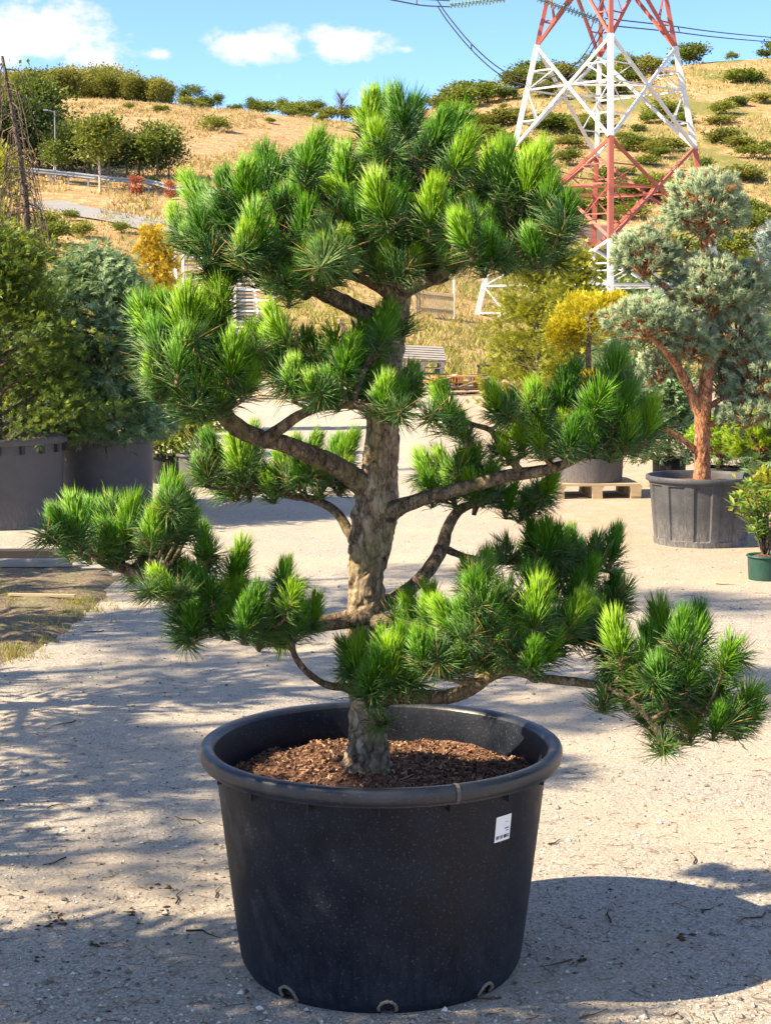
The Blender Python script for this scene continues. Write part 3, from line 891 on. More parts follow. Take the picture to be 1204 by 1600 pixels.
        for (x, y, h) in lst:
            if key == 'left_low': cx, wx = (190, 110) if x < 215 or y < 832 else (360, 140)
            if key == 'right_low': cx, wx = (770, 140) if x < 920 else (1050, 130)
            rel = max(-1, min(1, (x - cx) / wx))
            dd = RNG.uniform(-.17, .17) * (1 if key[:3] != 'top' else 1.5)
            if y > cy: dd -= .05 if key[:3] != 'top' else .12
            if key == 'front_stub': dd *= .4
            spots.append((x, y, h, d0 + dd, Vector((rel * .38 + RNG.gauss(0, .16), dd * 1.4 + RNG.gauss(0, .16), 1)), None))
        for (k2, x, y, h, d) in down:
            if k2 == key: spots.append((x, y, h, d, Vector((RNG.gauss(0, .3), -.35, -1)), 'old' if RNG.random() < .55 else 'open'))
        tufts = []
        for (x, y, h, dy, dr, kind) in spots:
            sc = h * S * 1.10
            c = tree_pt(x, y, dy); dr = dr.normalized()
            base = c - dr * sc * .55
            kind = kind or RNG.choices(['new', 'open'], [.84, .16])[0]
            me = RNG.choice({'new': SHOOTS, 'open': OPEN_SHOOTS, 'old': OLD_SHOOTS}[kind])
            q = Vector((0, 0, 1)).rotation_difference(dr) @ Quaternion((0, 0, 1), RNG.random() * 6.283)
            tufts.append((me, base, q, sc))
            # twig from the nearest point of the branch, rising into the shoot
            s0 = base - dr * sc * .10
            dist = np.linalg.norm(allp[:, :3] - np.array(s0), axis=1) + .25 * np.maximum(0, allp[:, 2] - s0.z)
            i = int(dist.argmin()); a = Vector(allp[i, :3]); ln = (s0 - a).length
            if ln > .008:
                mid = a.lerp(s0, .5) + Vector((0, 0, .10 * ln if s0.z < a.z else -.06 * ln))
                P = spline([(*a, min(allp[i, 3] * .8, .0065)), (*mid, .005), (*s0, .0042), (*(base - dr * sc * .02), .0036)], 14)
                g.tube(P[:, :3].tolist(), P[:, 3].tolist(), 6)
        # last year's bare-tipped tufts filling the pad's underside
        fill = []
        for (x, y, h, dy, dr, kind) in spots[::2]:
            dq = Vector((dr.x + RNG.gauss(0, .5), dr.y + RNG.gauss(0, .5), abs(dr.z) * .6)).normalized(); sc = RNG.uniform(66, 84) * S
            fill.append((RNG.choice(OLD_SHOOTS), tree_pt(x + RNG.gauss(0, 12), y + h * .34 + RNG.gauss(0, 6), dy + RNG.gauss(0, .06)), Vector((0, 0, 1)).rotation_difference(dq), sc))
        bo = obj('branch', g.mesh('pine_branch', M['branch'], True), root)
        for me, base, q, sc in tufts:
            obj('needle_tuft', me, bo, base, q, sc)
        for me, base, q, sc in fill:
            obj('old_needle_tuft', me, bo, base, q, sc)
    return root


pine = build_pine()

# ------------------------------------------------------------------ foliage kit
M['lf_forest'] = mat_leaf('forest_leaf', (.075, .10, .02), (.17, .20, .042), (.32, .31, .07), .35)
M['lf_green'] = mat_leaf('green_leaf', (.05, .085, .016), (.12, .18, .03), (.25, .30, .05), .35)
M['lf_light'] = mat_leaf('light_leaf', (.07, .11, .02), (.16, .21, .03), (.29, .31, .06), .3)
M['lf_dark'] = mat_leaf('dark_leaf', (.025, .05, .016), (.06, .10, .028), (.14, .18, .05), .3)
M['lf_red'] = mat_leaf('dead_conifer_leaf', (.20, .05, .025), (.36, .10, .05), (.50, .20, .10), .2)
M['lf_gold'] = mat_leaf('golden_leaf', (.17, .15, .010), (.42, .37, .015), (.68, .60, .04), .3, objvar=.15)
M['lf_orange'] = mat_leaf('amber_leaf', (.22, .15, .012), (.46, .32, .022), (.66, .50, .06), .3, objvar=.15)
M['lf_hinoki'] = mat_leaf('cypress_spray', (.018, .05, .009), (.08, .15, .02), (.34, .42, .06), .28, objvar=.1)
M['lf_cedar'] = mat_leaf('cedar_spray', (.035, .09, .04), (.13, .23, .11), (.36, .47, .24), .25, objvar=.1)
M['lf_lime'] = mat_leaf('lime_needle', (.10, .20, .008), (.28, .42, .012), (.50, .58, .02), .3, objvar=.2)
M['lf_yg'] = mat_leaf('yellow_green_spray', (.09, .12, .012), (.24, .27, .025), (.42, .42, .05), .3, objvar=.15)
M['lf_blue'] = mat_leaf('blue_pine_needle', (.15, .24, .13), (.38, .50, .31), (.62, .68, .46), .3, objvar=.15)
M['lf_spruce'] = mat_leaf('silver_spruce_needle', (.07, .12, .11), (.19, .26, .24), (.38, .45, .42), .12, objvar=.1)
M['lf_laurel'] = mat_leaf('laurel_leaf', (.03, .08, .012), (.09, .19, .02), (.25, .38, .05), .25, .3, .5, objvar=.1)
M['lf_brown'] = mat_plain('dead_inner_needle', (.27, .15, .06), .8, .4, 30)
M['twig'] = mat_bark('grey_twig_bark', (.06, .045, .035), (.14, .105, .08), (.24, .19, .15), 40)
M['wood_red'] = mat_bark('orange_pine_bark', (.12, .05, .025), (.34, .15, .075), (.52, .28, .16), 34, bumpd=.01)
M['trunk_far'] = mat_plain('far_trunk_bark', (.14, .11, .085), .9, .4, 3)
M['trunk_pale'] = mat_plain('pale_young_trunk', (.55, .47, .36), .9, .25, 3)


def clump_crown(seed, n, rad, leaf, nclump=16, mat='lf_green', bottom=-.6, aspect=.75, core=.35):
    """leafy crown centred on the origin: leaves gathered in uneven clumps with gaps"""
    rg = np.random.default_rng(seed); rad = np.asarray(rad, float)
    c = rdirs(nclump * 3, .15, rg); c = c[c[:, 2] > bottom][:nclump]
    c = c * rad * rg.uniform(.45, .95, (len(c), 1))
    w = rg.uniform(.5, 1.4, len(c)); idx = rg.choice(len(c), n, p=w / w.sum())
    sig = (rad.mean() * rg.uniform(.20, .34, len(c)))[idx][:, None]
    off = rg.normal(0, 1, (n, 3)) * sig * np.array([1.1, 1.1, .75])
    P = c[idx] + off
    D = unit(P + rg.normal(0, .6, (n, 3)) * rad.mean()); Nn = rdirs(n, .8, rg)
    s = leaf * rg.uniform(.6, 1.4, n)
    V, F = leaves(P, D, Nn, s * 1.3, s * aspect * 1.3, .2)
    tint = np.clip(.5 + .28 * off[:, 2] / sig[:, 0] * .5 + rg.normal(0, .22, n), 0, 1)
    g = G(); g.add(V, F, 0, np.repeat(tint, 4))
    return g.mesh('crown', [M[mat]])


def trunk_mesh(seed, h, r, nb, mat='trunk_far', lean=.05, spread=.35, b0=.35, rise=.55):
    rg = random.Random(seed); g = G()
    P = [(lean * h * q * q * rg.uniform(-1, 1), lean * h * q * rg.uniform(-1, 1), h * q) for q in (0, .3, .6, 1)]
    g.tube(P, [r * 1.25, r, r * .75, r * .25], 7)
    for i in range(nb):
        z = h * rg.uniform(b0, .95); a = rg.random() * 6.28; l_ = spread * h * rg.uniform(.5, 1)
        g.tube([(0, 0, z), (math.cos(a) * l_ * .5, math.sin(a) * l_ * .5, z + l_ * rise * .6), (math.cos(a) * l_, math.sin(a) * l_, z + l_ * rise)], [r * .45, r * .3, r * .1], 5)
    return g.mesh('trunk', [M[mat]], True)


PROTO = {}


def proto(kind):
    """unit-height tree or shrub meshes, (crown, crown z, trunk) shared by every copy"""
    if kind in PROTO: return PROTO[kind]
    k, v = kind.rsplit('_', 1); v = int(v); sd = hash_(kind)
    if k == 'forest': r = (clump_crown(sd, 2600, (.38, .38, .42), .042, 22, 'lf_forest', -.9), .50, trunk_mesh(sd, .75, .022, 6))
    elif k == 'broad': r = (clump_crown(sd, 3000, (.34, .34, .40), .036, 22, 'lf_green'), .56, trunk_mesh(sd, .8, .02, 7))
    elif k == 'light': r = (clump_crown(sd, 2200, (.22, .22, .40), .034, 18, 'lf_light'), .60, trunk_mesh(sd, .95, .013, 7, 'trunk_pale'))
    elif k == 'dark': r = (clump_crown(sd, 3200, (.38, .38, .46), .036, 24, 'lf_dark'), .50, trunk_mesh(sd, .8, .02, 7))
    elif k == 'shrub': r = (clump_crown(sd, 1500, (.55, .5, .42), .075, 14, 'lf_green', -.2), .40, trunk_mesh(sd, .5, .02, 5, spread=.6, b0=.1))
    elif k == 'oliveshrub': r = (clump_crown(sd, 1500, (.6, .5, .40), .075, 14, 'lf_forest', -.2), .38, trunk_mesh(sd, .5, .02, 5, spread=.6, b0=.1))
    elif k == 'limeshrub': r = (clump_crown(sd, 1300, (.5, .5, .42), .07, 14, 'lf_light', -.2), .40, trunk_mesh(sd, .5, .02, 5, spread=.6, b0=.1))
    elif k == 'youngpine': r = (clump_crown(sd, 1800, (.26, .26, .33), .035, 12, 'lf_green'), .62, trunk_mesh(sd, .8, .018, 6, 'trunk_pale'))
    elif k == 'deadthuja': r = (clump_crown(sd, 900, (.20, .20, .42), .05, 12, 'lf_red', -1), .48, trunk_mesh(sd, 1.25, .02, 5, 'trunk_far', b0=.7, spread=.12))
    elif k == 'bare': r = (None, 0, trunk_mesh(sd, .7, .018, 60, 'trunk_far', spread=.34, b0=.2, rise=1.5))
    PROTO[kind] = r
    return r


def hash_(s):
    h = 7
    for ch in s: h = (h * 31 + ord(ch)) % 1000003
    return h


COLOUR = {'shrub': 'dull green', 'oliveshrub': 'olive brown', 'limeshrub': 'pale yellow green', 'broad': 'leafy mid green', 'dark': 'dense dark green', 'light': 'slender pale green', 'forest': 'olive green'}


def lab_(kind, h, lo, hi, noun, rest):
    size = 'small' if h < lo else 'large' if h > hi else 'middling'
    return '%s %s %s %s' % (size, COLOUR[kind.rsplit('_', 1)[0]], noun, rest)


def put_tree(kind, loc, height, label, cat='tree', group=None, name='tree', wide=1.0):
    c, cz, t = proto(kind)
    e = empty(name, loc - Vector((0, 0, .04 * height)), label, cat, group, RNG.random() * 6.28, (height * wide, height * wide, height))
    if t: obj('trunk' if cat == 'tree' else 'stem', t, e)
    if c: obj('crown' if cat == 'tree' else 'foliage', c, e, (0, 0, cz))
    return e


# ------------------------------------------------------------------ hillside
def build_hill():
    # wood on the left hilltop
    for i in range(58):
        px = RNG.uniform(15, 275) if i < 34 else RNG.uniform(-420, 15); Y = RNG.uniform(222, 240); p = hill_point(px, Y)
        top = 112 + (0 if 60 < px < 190 else (px - 190) * .25 if px >= 190 else min(18, (60 - px) * .3))
        h = (504 - top) * Y / FPX + CAM_Z - p.z + RNG.uniform(-1.0, .3)
        h = max(1.9, min(6.5, h)); k = 'forest_%d' % RNG.randint(0, 4)
        put_tree(k, p, h, lab_(k, h, 3, 4.4, 'tree', 'in the wood crowning the left hilltop'), 'tree', 'trees of the hilltop wood', 'hilltop_tree', 1.15)
    # bushes along the skyline
    for px, h, k in ((305, 3.2, 'broad_1'), (325, 2.0, 'shrub_1'), (345, 2.2, 'broad_2'), (372, 1.5, 'shrub_2'), (398, 2.4, 'broad_1'), (415, 2.2, 'shrub_0'), (445, 2.6, 'broad_0'), (462, 2.4, 'shrub_2'), (482, 2.5, 'oliveshrub_0'), (500, 2.6, 'broad_2'), (520, 2.3, 'oliveshrub_1'), (552, 2.4, 'shrub_1'), (568, 2.0, 'shrub_0')):
        put_tree(k, hill_point(px, RNG.uniform(216, 222)), h, lab_(k, h, 2.15, 2.45, 'bush', 'on the skyline of the dry hill'), 'shrub', 'skyline bushes', 'skyline_shrub', 1.2)
    put_tree('bare_0', hill_point(535, 220), 4.6, 'thin bare tree standing on the skyline among the small bushes', 'tree', None, 'bare_tree', 1.2)
    # right-hand ridge
    for i in range(30):
        px = RNG.uniform(690, 1000); Y = RNG.uniform(205, 224)
        k = RNG.choice(['shrub_0', 'shrub_1', 'oliveshrub_0', 'oliveshrub_2', 'broad_0']); h = RNG.uniform(1.6, 3.4)
        put_tree(k, hill_point(px, Y), h, lab_(k, h, 2.1, 2.8, 'shrub', 'along the ridge behind the lattice pylon'), 'shrub', 'ridge shrubs behind the pylon', 'ridge_shrub', 1.3)
    for px, h in ((1010, 1.6), (1045, 1.0), (1072, 3.0), (1130, 1.2), (1178, 1.4), (1198, 2.6)):
        put_tree('shrub_%d' % RNG.randint(0, 2), hill_point(px, 222), h, 'lone low bush on the bare right-hand crest', 'shrub', 'bushes on the right crest', 'crest_shrub', 1.3)
    # shrubs down the right slope
    for i in range(100):
        px = RNG.uniform(700, 1260); Y = RNG.uniform(128, 205)
        if px < 800 and Y < 160: continue
        k = RNG.choice(['shrub_0', 'shrub_2', 'oliveshrub_0', 'oliveshrub_1', 'limeshrub_0', 'limeshrub_1']); h = RNG.uniform(.8, 2.2)
        put_tree(k, hill_point(px, Y), h, lab_(k, h, 1.2, 1.75, 'scrub bush', 'on the dry slope behind the pylon'), 'shrub', 'scrub on the right slope', 'slope_shrub', RNG.uniform(.95, 2.3))
    # green belt behind the pylon's foot
    for i in range(46):
        px = RNG.uniform(845, 1300); Y = RNG.uniform(88, 126)
        k = RNG.choice(['limeshrub_0', 'limeshrub_1', 'limeshrub_2', 'shrub_1', 'light_0']); h = RNG.uniform(1.2, 2.8)
        put_tree(k, hill_point(px, Y), h, lab_(k, h, 1.6, 2.3, 'bush', 'in the belt at the foot of the slope'), 'shrub', 'green belt below the slope', 'belt_shrub', 1.4)
    # left slope
    for px, Y, h in ((340, 170, 1.8), (300, 205, 1.6), (318, 208, 1.2), (210, 190, .9), (258, 186, 1.1), (480, 214, 1.0), (455, 206, 1.1), (505, 205, 1.0), (425, 190, .8)):
        put_tree('limeshrub_%d' % RNG.randint(0, 2), hill_point(px, Y), h, 'small pale bush alone on the dry left slope', 'shrub', 'bushes on the left slope', 'slope_shrub', 1.5)
    # dark trees behind the guard rail
    for px, Y, h, k in ((-30, 120, 5.6, 'dark_0'), (8, 122, 6.2, 'broad_0'), (38, 121, 5.4, 'dark_1'), (70, 123, 5.6, 'dark_2'), (104, 120, 4.0, 'dark_1'), (122, 121, 4.4, 'broad_1'), (150, 121, 4.2, 'dark_0'), (178, 120, 4.0, 'broad_2'), (205, 121, 3.8, 'dark_2'), (225, 122, 3.4, 'dark_1'), (252, 121, 4.6, 'broad_1'), (270, 122, 3.2, 'dark_0'), (60, 126, 6.8, 'broad_2'), (-60, 120, 6, 'broad_1'), (-120, 121, 5.2, 'dark_1'), (-170, 120, 5.6, 'broad_2'), (-230, 122, 5, 'dark_2'), (-300, 121, 5.8, 'broad_0'), (-380, 121, 5.2, 'dark_0')):
        put_tree(k, hill_point(px, Y + 6), h, lab_(k, h, 4.0, 5.5, 'tree', 'in the row behind the roadside guard rail'), 'tree', 'trees behind the guard rail', 'roadside_tree', .95)
    for px, py, h, k, lab in ((157, 300, 5.9, 'light_0', 'tall slender young tree with a pale trunk before the guard rail'), (85, 286, 3.2, 'youngpine_0', 'small round-headed young pine beside the lamp post and guard rail')):
        put_tree(k, pix_on_hill(px, py), h, lab, 'tree', None, 'young_tree', 1.1)
    for px, py, h in ((214, 307, 1.7), (267, 312, 1.5)):
        put_tree('deadthuja_0', pix_on_hill(px, py), h, 'small dead conifer turned rust red before the guard rail', 'tree', 'dead red conifers', 'dead_conifer', 1.1)
    put_tree('shrub_1', pix_on_hill(240, 296), 1.0, 'low round bush between the two rust red conifers', 'shrub', None, 'roadside_shrub', 1.0)
    for px, py, h in ((85, 385, 1.5), (70, 360, 1.3), (130, 372, 1.0), (30, 395, 1.6), (110, 345, .8), (190, 365, .8), (240, 372, .7)):
        put_tree('limeshrub_%d' % RNG.randint(0, 2), pix_on_hill(px, py), h, 'weedy bush on the bank below the gravel track', 'shrub', 'weeds on the bank', 'bank_shrub', 1.2)


M['grass_dry'] = mat_leaf('dry_grass_blade', (.28, .20, .09), (.46, .34, .17), (.62, .49, .27), .3, .7, .2, 0.0)
M['grass_green'] = mat_leaf('green_grass_blade', (.08, .12, .02), (.22, .24, .045), (.40, .38, .10), .3, .6, .2, 0.0)


def grass_patch(name, label, pts, h, blades, matmix, wid=.02):
    rg = NR; n = len(pts) * blades
    P = np.repeat(np.asarray(pts), blades, axis=0)
    P = P + np.concatenate([rg.normal(0, h * .35, (n, 2)), np.zeros((n, 1))], 1)
    D = rdirs(n, 1.6, rg); L = h * rg.uniform(.5, 1.3, n)[:, None]
    S = unit(np.cross(D, rdirs(n, 0, rg))) * wid
    V = np.zeros((n, 3, 3)); V[:, 0] = P - S; V[:, 1] = P + S; V[:, 2] = P + D * L
    F = np.arange(n * 3).reshape(n, 3)
    m = (np.repeat(rg.random(len(pts)), blades) < matmix).astype(int)
    o = obj(name, mesh_np(name, V.reshape(-1, 3), F, [M['grass_dry'], M['grass_green']], m, False, np.repeat(rg.random(n), 3)))
    return tag(o, label, 'grass', kind='stuff')


def build_grass():
    pts = []
    while len(pts) < 14000:
        Y = 47 + 50 * NR.random() ** 1.2; px = NR.uniform(-500, 1700)
        p = hill_point(px, Y); e = Y + 7 * .5
        pts.append((p.x, p.y, p.z - .02))
    grass_patch('bank_grass', 'mixed dry and green grass on the bank behind the yard', pts, .34, 6, .72, .025)
    pts = []
    while len(pts) < 26000:
        Y = 97 + 125 * NR.random(); px = NR.uniform(-500, 1700)
        if mnoise.noise((px * .012, Y * .06, 9)) < -.1: continue
        p = hill_point(px, Y); pts.append((p.x, p.y, p.z - .03))
    grass_patch('hill_grass', 'tall dry straw-coloured grass over the hillside', pts, .42, 4, .14, .06)


# ------------------------------------------------------------------ roadside things
M['galv'] = mat_plain('galvanised_steel', (.30, .32, .36), .5, .2, 2, .5, metal=.4)
M['asphalt'] = mat_plain('worn_gravel_track', (.25, .25, .25), .95, .25, 1.5)


def build_road():
    # track draped over the bank
    ctr = [pix_on_hill(x, y) for x, y in ((60, 318), (110, 330), (150, 337), (190, 343), (235, 352), (290, 368), (350, 392))]
    C = spline([tuple(c) for c in ctr], 60); V = []
    for i, c in enumerate(C):
        d = C[min(i + 1, 59)] - C[max(i - 1, 0)]; nrm = np.array([-d[1], d[0], 0]); nrm /= np.linalg.norm(nrm)
        for s_ in np.linspace(-1, 1, 5):
            q = c + nrm * 1.7 * s_
            V.append((q[0], q[1], terrain_z(q[0], q[1]) + .10))
    g = G(); g.quads(V, [[i * 5 + k, i * 5 + k + 1, i * 5 + k + 6, i * 5 + k + 5] for i in range(59) for k in range(4)])
    tag(obj('track', g.mesh('track', M['asphalt'], True)), 'grey gravel track crossing the bank', kind='structure')
    # guard rail
    ends = [pix_on_hill(x, y) for x, y in ((-420, 262), (-220, 268), (-60, 274), (45, 283), (110, 290), (180, 298), (250, 306), (330, 315), (420, 324))]
    C = spline([tuple(c) for c in ends], 90)
    e = empty('guard_rail', ends[1], 'long grey steel guard rail along the hillside road', 'guard rail')
    o0 = np.array(ends[1]); g = G()
    prof = [(-.02, .48), (.05, .52), (.05, .56), (-.02, .60), (-.02, .64), (.05, .68), (.05, .72), (-.02, .76)]
    V = []
    for i, c in enumerate(C):
        d = C[min(i + 1, 89)] - C[max(i - 1, 0)]; nn = np.array([d[1], -d[0], 0]); nn /= np.linalg.norm(nn)
        z = terrain_z(c[0], c[1])
        for (u, h) in prof: V.append(np.array([c[0], c[1], z + h * 1.25]) + nn * u * 1.5 - o0)
    k = len(prof)
    g.quads(V, [[i * k + j, i * k + j + 1, (i + 1) * k + j + 1, (i + 1) * k + j] for i in range(89) for j in range(k - 1)])
    obj('rail', g.mesh('rail', M['galv'], False), e)
    pg = G(); pg.box((0, 0, .42), (.12, .12, 1.1)); pm = pg.mesh('post', M['galv'])
    for i in range(4, 90, 5):
        c = C[i]; obj('post', pm, e, Vector((c[0], c[1] + .12, terrain_z(c[0], c[1]))) - Vector(o0))
    # lamp post
    b = pix_on_hill(88, 281)
    e = empty('street_lamp', b, 'slim grey lamp post standing among the trees by the guard rail', 'street lamp')
    g = G(); g.tube([(0, 0, -.1), (0, 0, 2.5), (0, 0, 4.9)], [.07, .055, .04], 8); obj('pole', g.mesh('pole', M['galv'], True), e)
    g = G(); g.bar((0, 0, 4.85), (-.55, -.1, 4.98), .05); obj('arm', g.mesh('arm', M['galv']), e)
    g = G(); g.box((-.62, -.1, 4.97), (.34, .16, .09)); obj('lamp_head', g.mesh('lamp_head', M['galv']), e)


# ------------------------------------------------------------------ pylon
M['py_white'] = mat_plain('white_pylon_paint', (.66, .66, .66), .6, .16, 1.2, .4)
M['py_red'] = mat_plain('faded_red_pylon_paint', (.40, .115, .085), .65, .35, 1.2, .4)
M['glass_ins'] = mat_plain('green_glass_disc', (.20, .34, .28), .25, .2, 3, .6)
M['cable'] = mat_plain('dark_cable', (.06, .065, .075), .6, .2, 1)


def unit_bar(mat):
    g = G(); g.box((0, 0, 0), (1, 1, 1)); return g.mesh('steel_bar', M[mat])


def build_pylon():
    base = Vector(((938 - 602) / FPX * 78, 78, terrain_z((938 - 602) / FPX * 78, 78)))
    e = empty('pylon', base, 'tall lattice power pylon painted in red and white bands', 'pylon')
    white, red = unit_bar('py_white'), unit_bar('py_red')
    A = {'L': R(183), 'N': R(266), 'Rr': R(3), 'B': R(88)}

    def leg(k, z):      # z is absolute height
        r = 6.05 - .218 * (z - 1.07) if z < 19 else 2.14 - .10 * (z - 19)
        return Vector((math.cos(A[k]) * r, math.sin(A[k]) * r, z - base.z))

    def bar(name, a, b, w, mat):
        d = b - a
        o = obj(name, white if mat == 'w' else red, e, (a + b) / 2, Vector((1, 0, 0)).rotation_difference(d.normalized()), (d.length + w * .5, w, w))
        return o
    ks = ['L', 'N', 'Rr', 'B']
    lev = [(-.3, 1.07, 'w'), (1.07, 5.3, 'w'), (5.3, 9.7, 'r'), (9.7, 14.2, 'w'), (14.2, 18.6, 'r'), (18.6, 22.6, 'w'), (22.6, 26.2, 'r')]
    for (z0, z1, c) in lev:
        if z0 < 1: z0 = base.z - .4
        for k in ks: bar('leg', leg(k, z0), leg(k, z1), .23 if z1 < 15 else .19, c)
        if z1 < 2: continue
        for i in range(4):
            a, b = ks[i], ks[(i + 1) % 4]
            zm = (z0 + z1) / 2
            bar('brace', leg(a, z0), leg(b, z1), .13, c); bar('brace', leg(b, z0), leg(a, z1), .13, c)
            w0 = (leg(a, z0) - leg(b, z0)).length; w1 = (leg(a, z1) - leg(b, z1)).length
            f = w0 / (w0 + w1); zc = z0 + (z1 - z0) * f
            ctr = (leg(a, zc) + leg(b, zc)) / 2
            # redundant members: from the crossing to each leg, and short struts
            bar('strut', ctr, leg(a, zc), .075, c); bar('strut', ctr, leg(b, zc), .075, c)
            for (q, fr) in ((a, .25), (b, .25), (a, .75), (b, .75)):
                zz = z0 + (z1 - z0) * fr
                other = b if q == a else a
                if fr < .5: m = leg(q, z0).lerp(leg(other, z1), fr / 1.0)
                else: m = leg(q, z1).lerp(leg(other, z0), (1 - fr))
                bar('strut', leg(q, zz), m, .06, c)
                bar('strut', m, leg(q, zc), .05, c)
            # diaphragm ring joining the crossings
            a2, b2 = ks[(i + 1) % 4], ks[(i + 2) % 4]
            ctr2 = (leg(a2, zc) + leg(b2, zc)) / 2
            bar('strut', ctr, ctr2, .09, c)
        if z1 > 18:
            for i in range(4): bar('strut', leg(ks[i], z1), leg(ks[(i + 1) % 4], z1), .10, c)
    # crossarms above the picture
    for sgn in (-1, 1):
        tip = Vector((sgn * 9.5, .4, 17.4 - base.z))
        for k in ('N', 'B', 'L' if sgn < 0 else 'Rr'):
            bar('crossarm', leg(k, 17.2), tip, .14, 'r'); bar('crossarm', leg(k, 19.4), tip, .11, 'r')
    gg = G()
    for k in ks: gg.box(leg(k, base.z) + Vector((0, 0, -.15)), (.7, .7, .8))
    for k in ks:
        g = G(); g.box((0, 0, 0), (.7, .7, .8)); obj('footing', g.mesh('footing', M['concrete']), e, leg(k, base.z) + Vector((0, 0, -.12)))
    # insulator strings
    def string(px0, py0, px1, py1, Y, lab):
        a, b = at(px0, py0, Y), at(px1, py1, Y + .5)
        s = empty('insulator_string', a, lab, 'insulator')
        d = (b - a); n = int(d.length / .16); q = Vector((0, 0, 1)).rotation_difference(d.normalized())
        g = G(); g.lathe([(.0, .05), (.05, .05), (.14, .01), (.15, -.01), (.05, -.02), (0, -.02)], 14); dm = g.mesh('glass_disc', M['glass_ins'], True)
        for i in range(n):
            for off in (-.17, .17):
                obj('glass_disc', dm, s, d * ((i + .5) / n) + Vector((0, off, -abs(off) * .2 + .02 * math.sin(i))), q)
        g = G()
        for off in (-.17, .17): g.tube([Vector((0, off, -.034)), d + Vector((0, off, -.034))], .02, 5)
        obj('rod', g.mesh('rod', M['cable']), s)
        return a, b
    string(790, -3, 702, 7, 77.5, 'long string of glass disc insulators reaching left from the pylon')
    string(838, -4, 945, 34, 77.0, 'slanting string of glass disc insulators among the upper red struts')
    # conductors
    def cable(P, lab, r=.028, tw=.2):
        o0 = P[0]; s = empty('power_cable', o0, lab, 'cable')
        C = spline([tuple(p - o0) for p in P], 70)
        for off in (-tw, tw):
            g = G(); g.tube([(c[0], c[1] + off * 1.2, c[2] + off * .9) for c in C], r, 6); obj('conductor', g.mesh('conductor', M['cable'], True), s)
        g = G()
        for i in (20, 45):
            c = C[i]; g.bar((c[0], c[1] - tw * 1.2, c[2] - tw * .9), (c[0], c[1] + tw * 1.2, c[2] + tw * .9), .05)
        obj('spacer', g.mesh('spacer', M['cable']), s)
    cable([at(x, y, Y) for x, y, Y in ((683, 5, 78), (700, 30, 78), (735, 72, 78), (775, 108, 78), (812, 126, 78), (860, 126, 78), (905, 100, 78), (945, 36, 77.6))], 'drooping twin jumper cable hanging below the pylon arm')
    cable([at(x, y, Y) for x, y, Y in ((945, 34, 77.6), (1040, 44, 90), (1204, 62, 115), (1500, 84, 190), (1800, 70, 320))], 'twin power cable running away to the right of the pylon', .035, .22)
    cable([at(x, y, Y) for x, y, Y in ((702, 6, 78), (640, 0, 70), (500, -40, 55), (200, -200, 40))], 'twin power cable leaving the pylon to the left', .03)


M['concrete'] = mat_plain('old_concrete', (.42, .40, .37), .9, .2, 3)
build_hill()
build_grass()
build_road()
build_pylon()

# ------------------------------------------------------------------ pots and nursery plants
def lathe_pot(r_top, h, mat, r_bot=None, lip=.03, seg=64, panels=0, ribs=0):
    """returns (wall mesh, rim mesh): tapered tub with thick lip, optional sunk panels or hoops"""
    r_bot = r_bot or r_top * .82; rw = r_top - lip * .9
    g = G()
    if panels:
        seg = panels * 16
    rows = [0, .03, .08, .10, .3, .5, .7, .86, .88, .93]
    def prof_r(z):
        r = r_bot + (rw - r_bot) * z
        if ribs: r += .012 * r_top * math.sin(z * ribs * 2 * math.pi)
        return r
    if ribs: rows = list(np.linspace(0, .93, ribs * 8))
    V = []
    for z in rows:
        for k in range(seg):
            a = 2 * math.pi * k / seg; r = prof_r(z)
            if panels:
                f = (k % 16) / 16
                if .2 < f < .82 and .09 < z < .87: r -= .035 * r_top
            V.append([r * math.cos(a), r * math.sin(a), z * h])
    n = len(rows)
    g.quads(V, [[i * seg + k, i * seg + (k + 1) % seg, (i + 1) * seg + (k + 1) % seg, (i + 1) * seg + k] for i in range(n - 1) for k in range(seg)])
    g.lathe([(rw - .01, h * .97), (rw - .02, h * .9), (r_bot - .01, .01), (0, .01)], 64)
    wall = autosmooth(g.mesh('pot_wall', M[mat], True), 25)
    g = G()
    g.lathe([(rw - .012, h * .96), (rw - .004, h), (r_top - .006, h), (r_top, h - .008), (r_top, h * .935), (r_top - .006, h * .925), (rw - .004, h * .925)], 72)
    return wall, autosmooth(g.mesh('pot_rim', M[mat], True), 50)


def put_pot(loc, r, h, mat, label, soil=True, group=None, soilz=.88, rotz=0, **kw):
    w, rm = lathe_pot(r, h, mat, **kw)
    e = empty('plant_pot', loc, label, 'pot', group, rotz)
    obj('wall', w, e); obj('rim', rm, e)
    if soil:
        g = G(); rr = r * .93 - .02; V = [[0, 0, h * soilz + .03]]
        for i in range(1, 7):
            for k in range(40):
                a = 2 * math.pi * k / 40; q = rr * i / 6
                V.append([q * math.cos(a), q * math.sin(a), h * soilz + .03 * (1 - i / 6) + .012 * mnoise.noise((q * math.cos(a) * 9, q * math.sin(a) * 9, loc.x))])
        F = [[0, 1 + k, 1 + (k + 1) % 40] for k in range(40)]
        for i in range(5):
            for k in range(40):
                a, b = 1 + i * 40 + k, 1 + i * 40 + (k + 1) % 40; F += [[a, a + 40, b + 40], [a, b + 40, b]]
        g.add(V, F); obj('soil_surface', g.mesh('soil_surface', M['soil'], True), e)
    return e


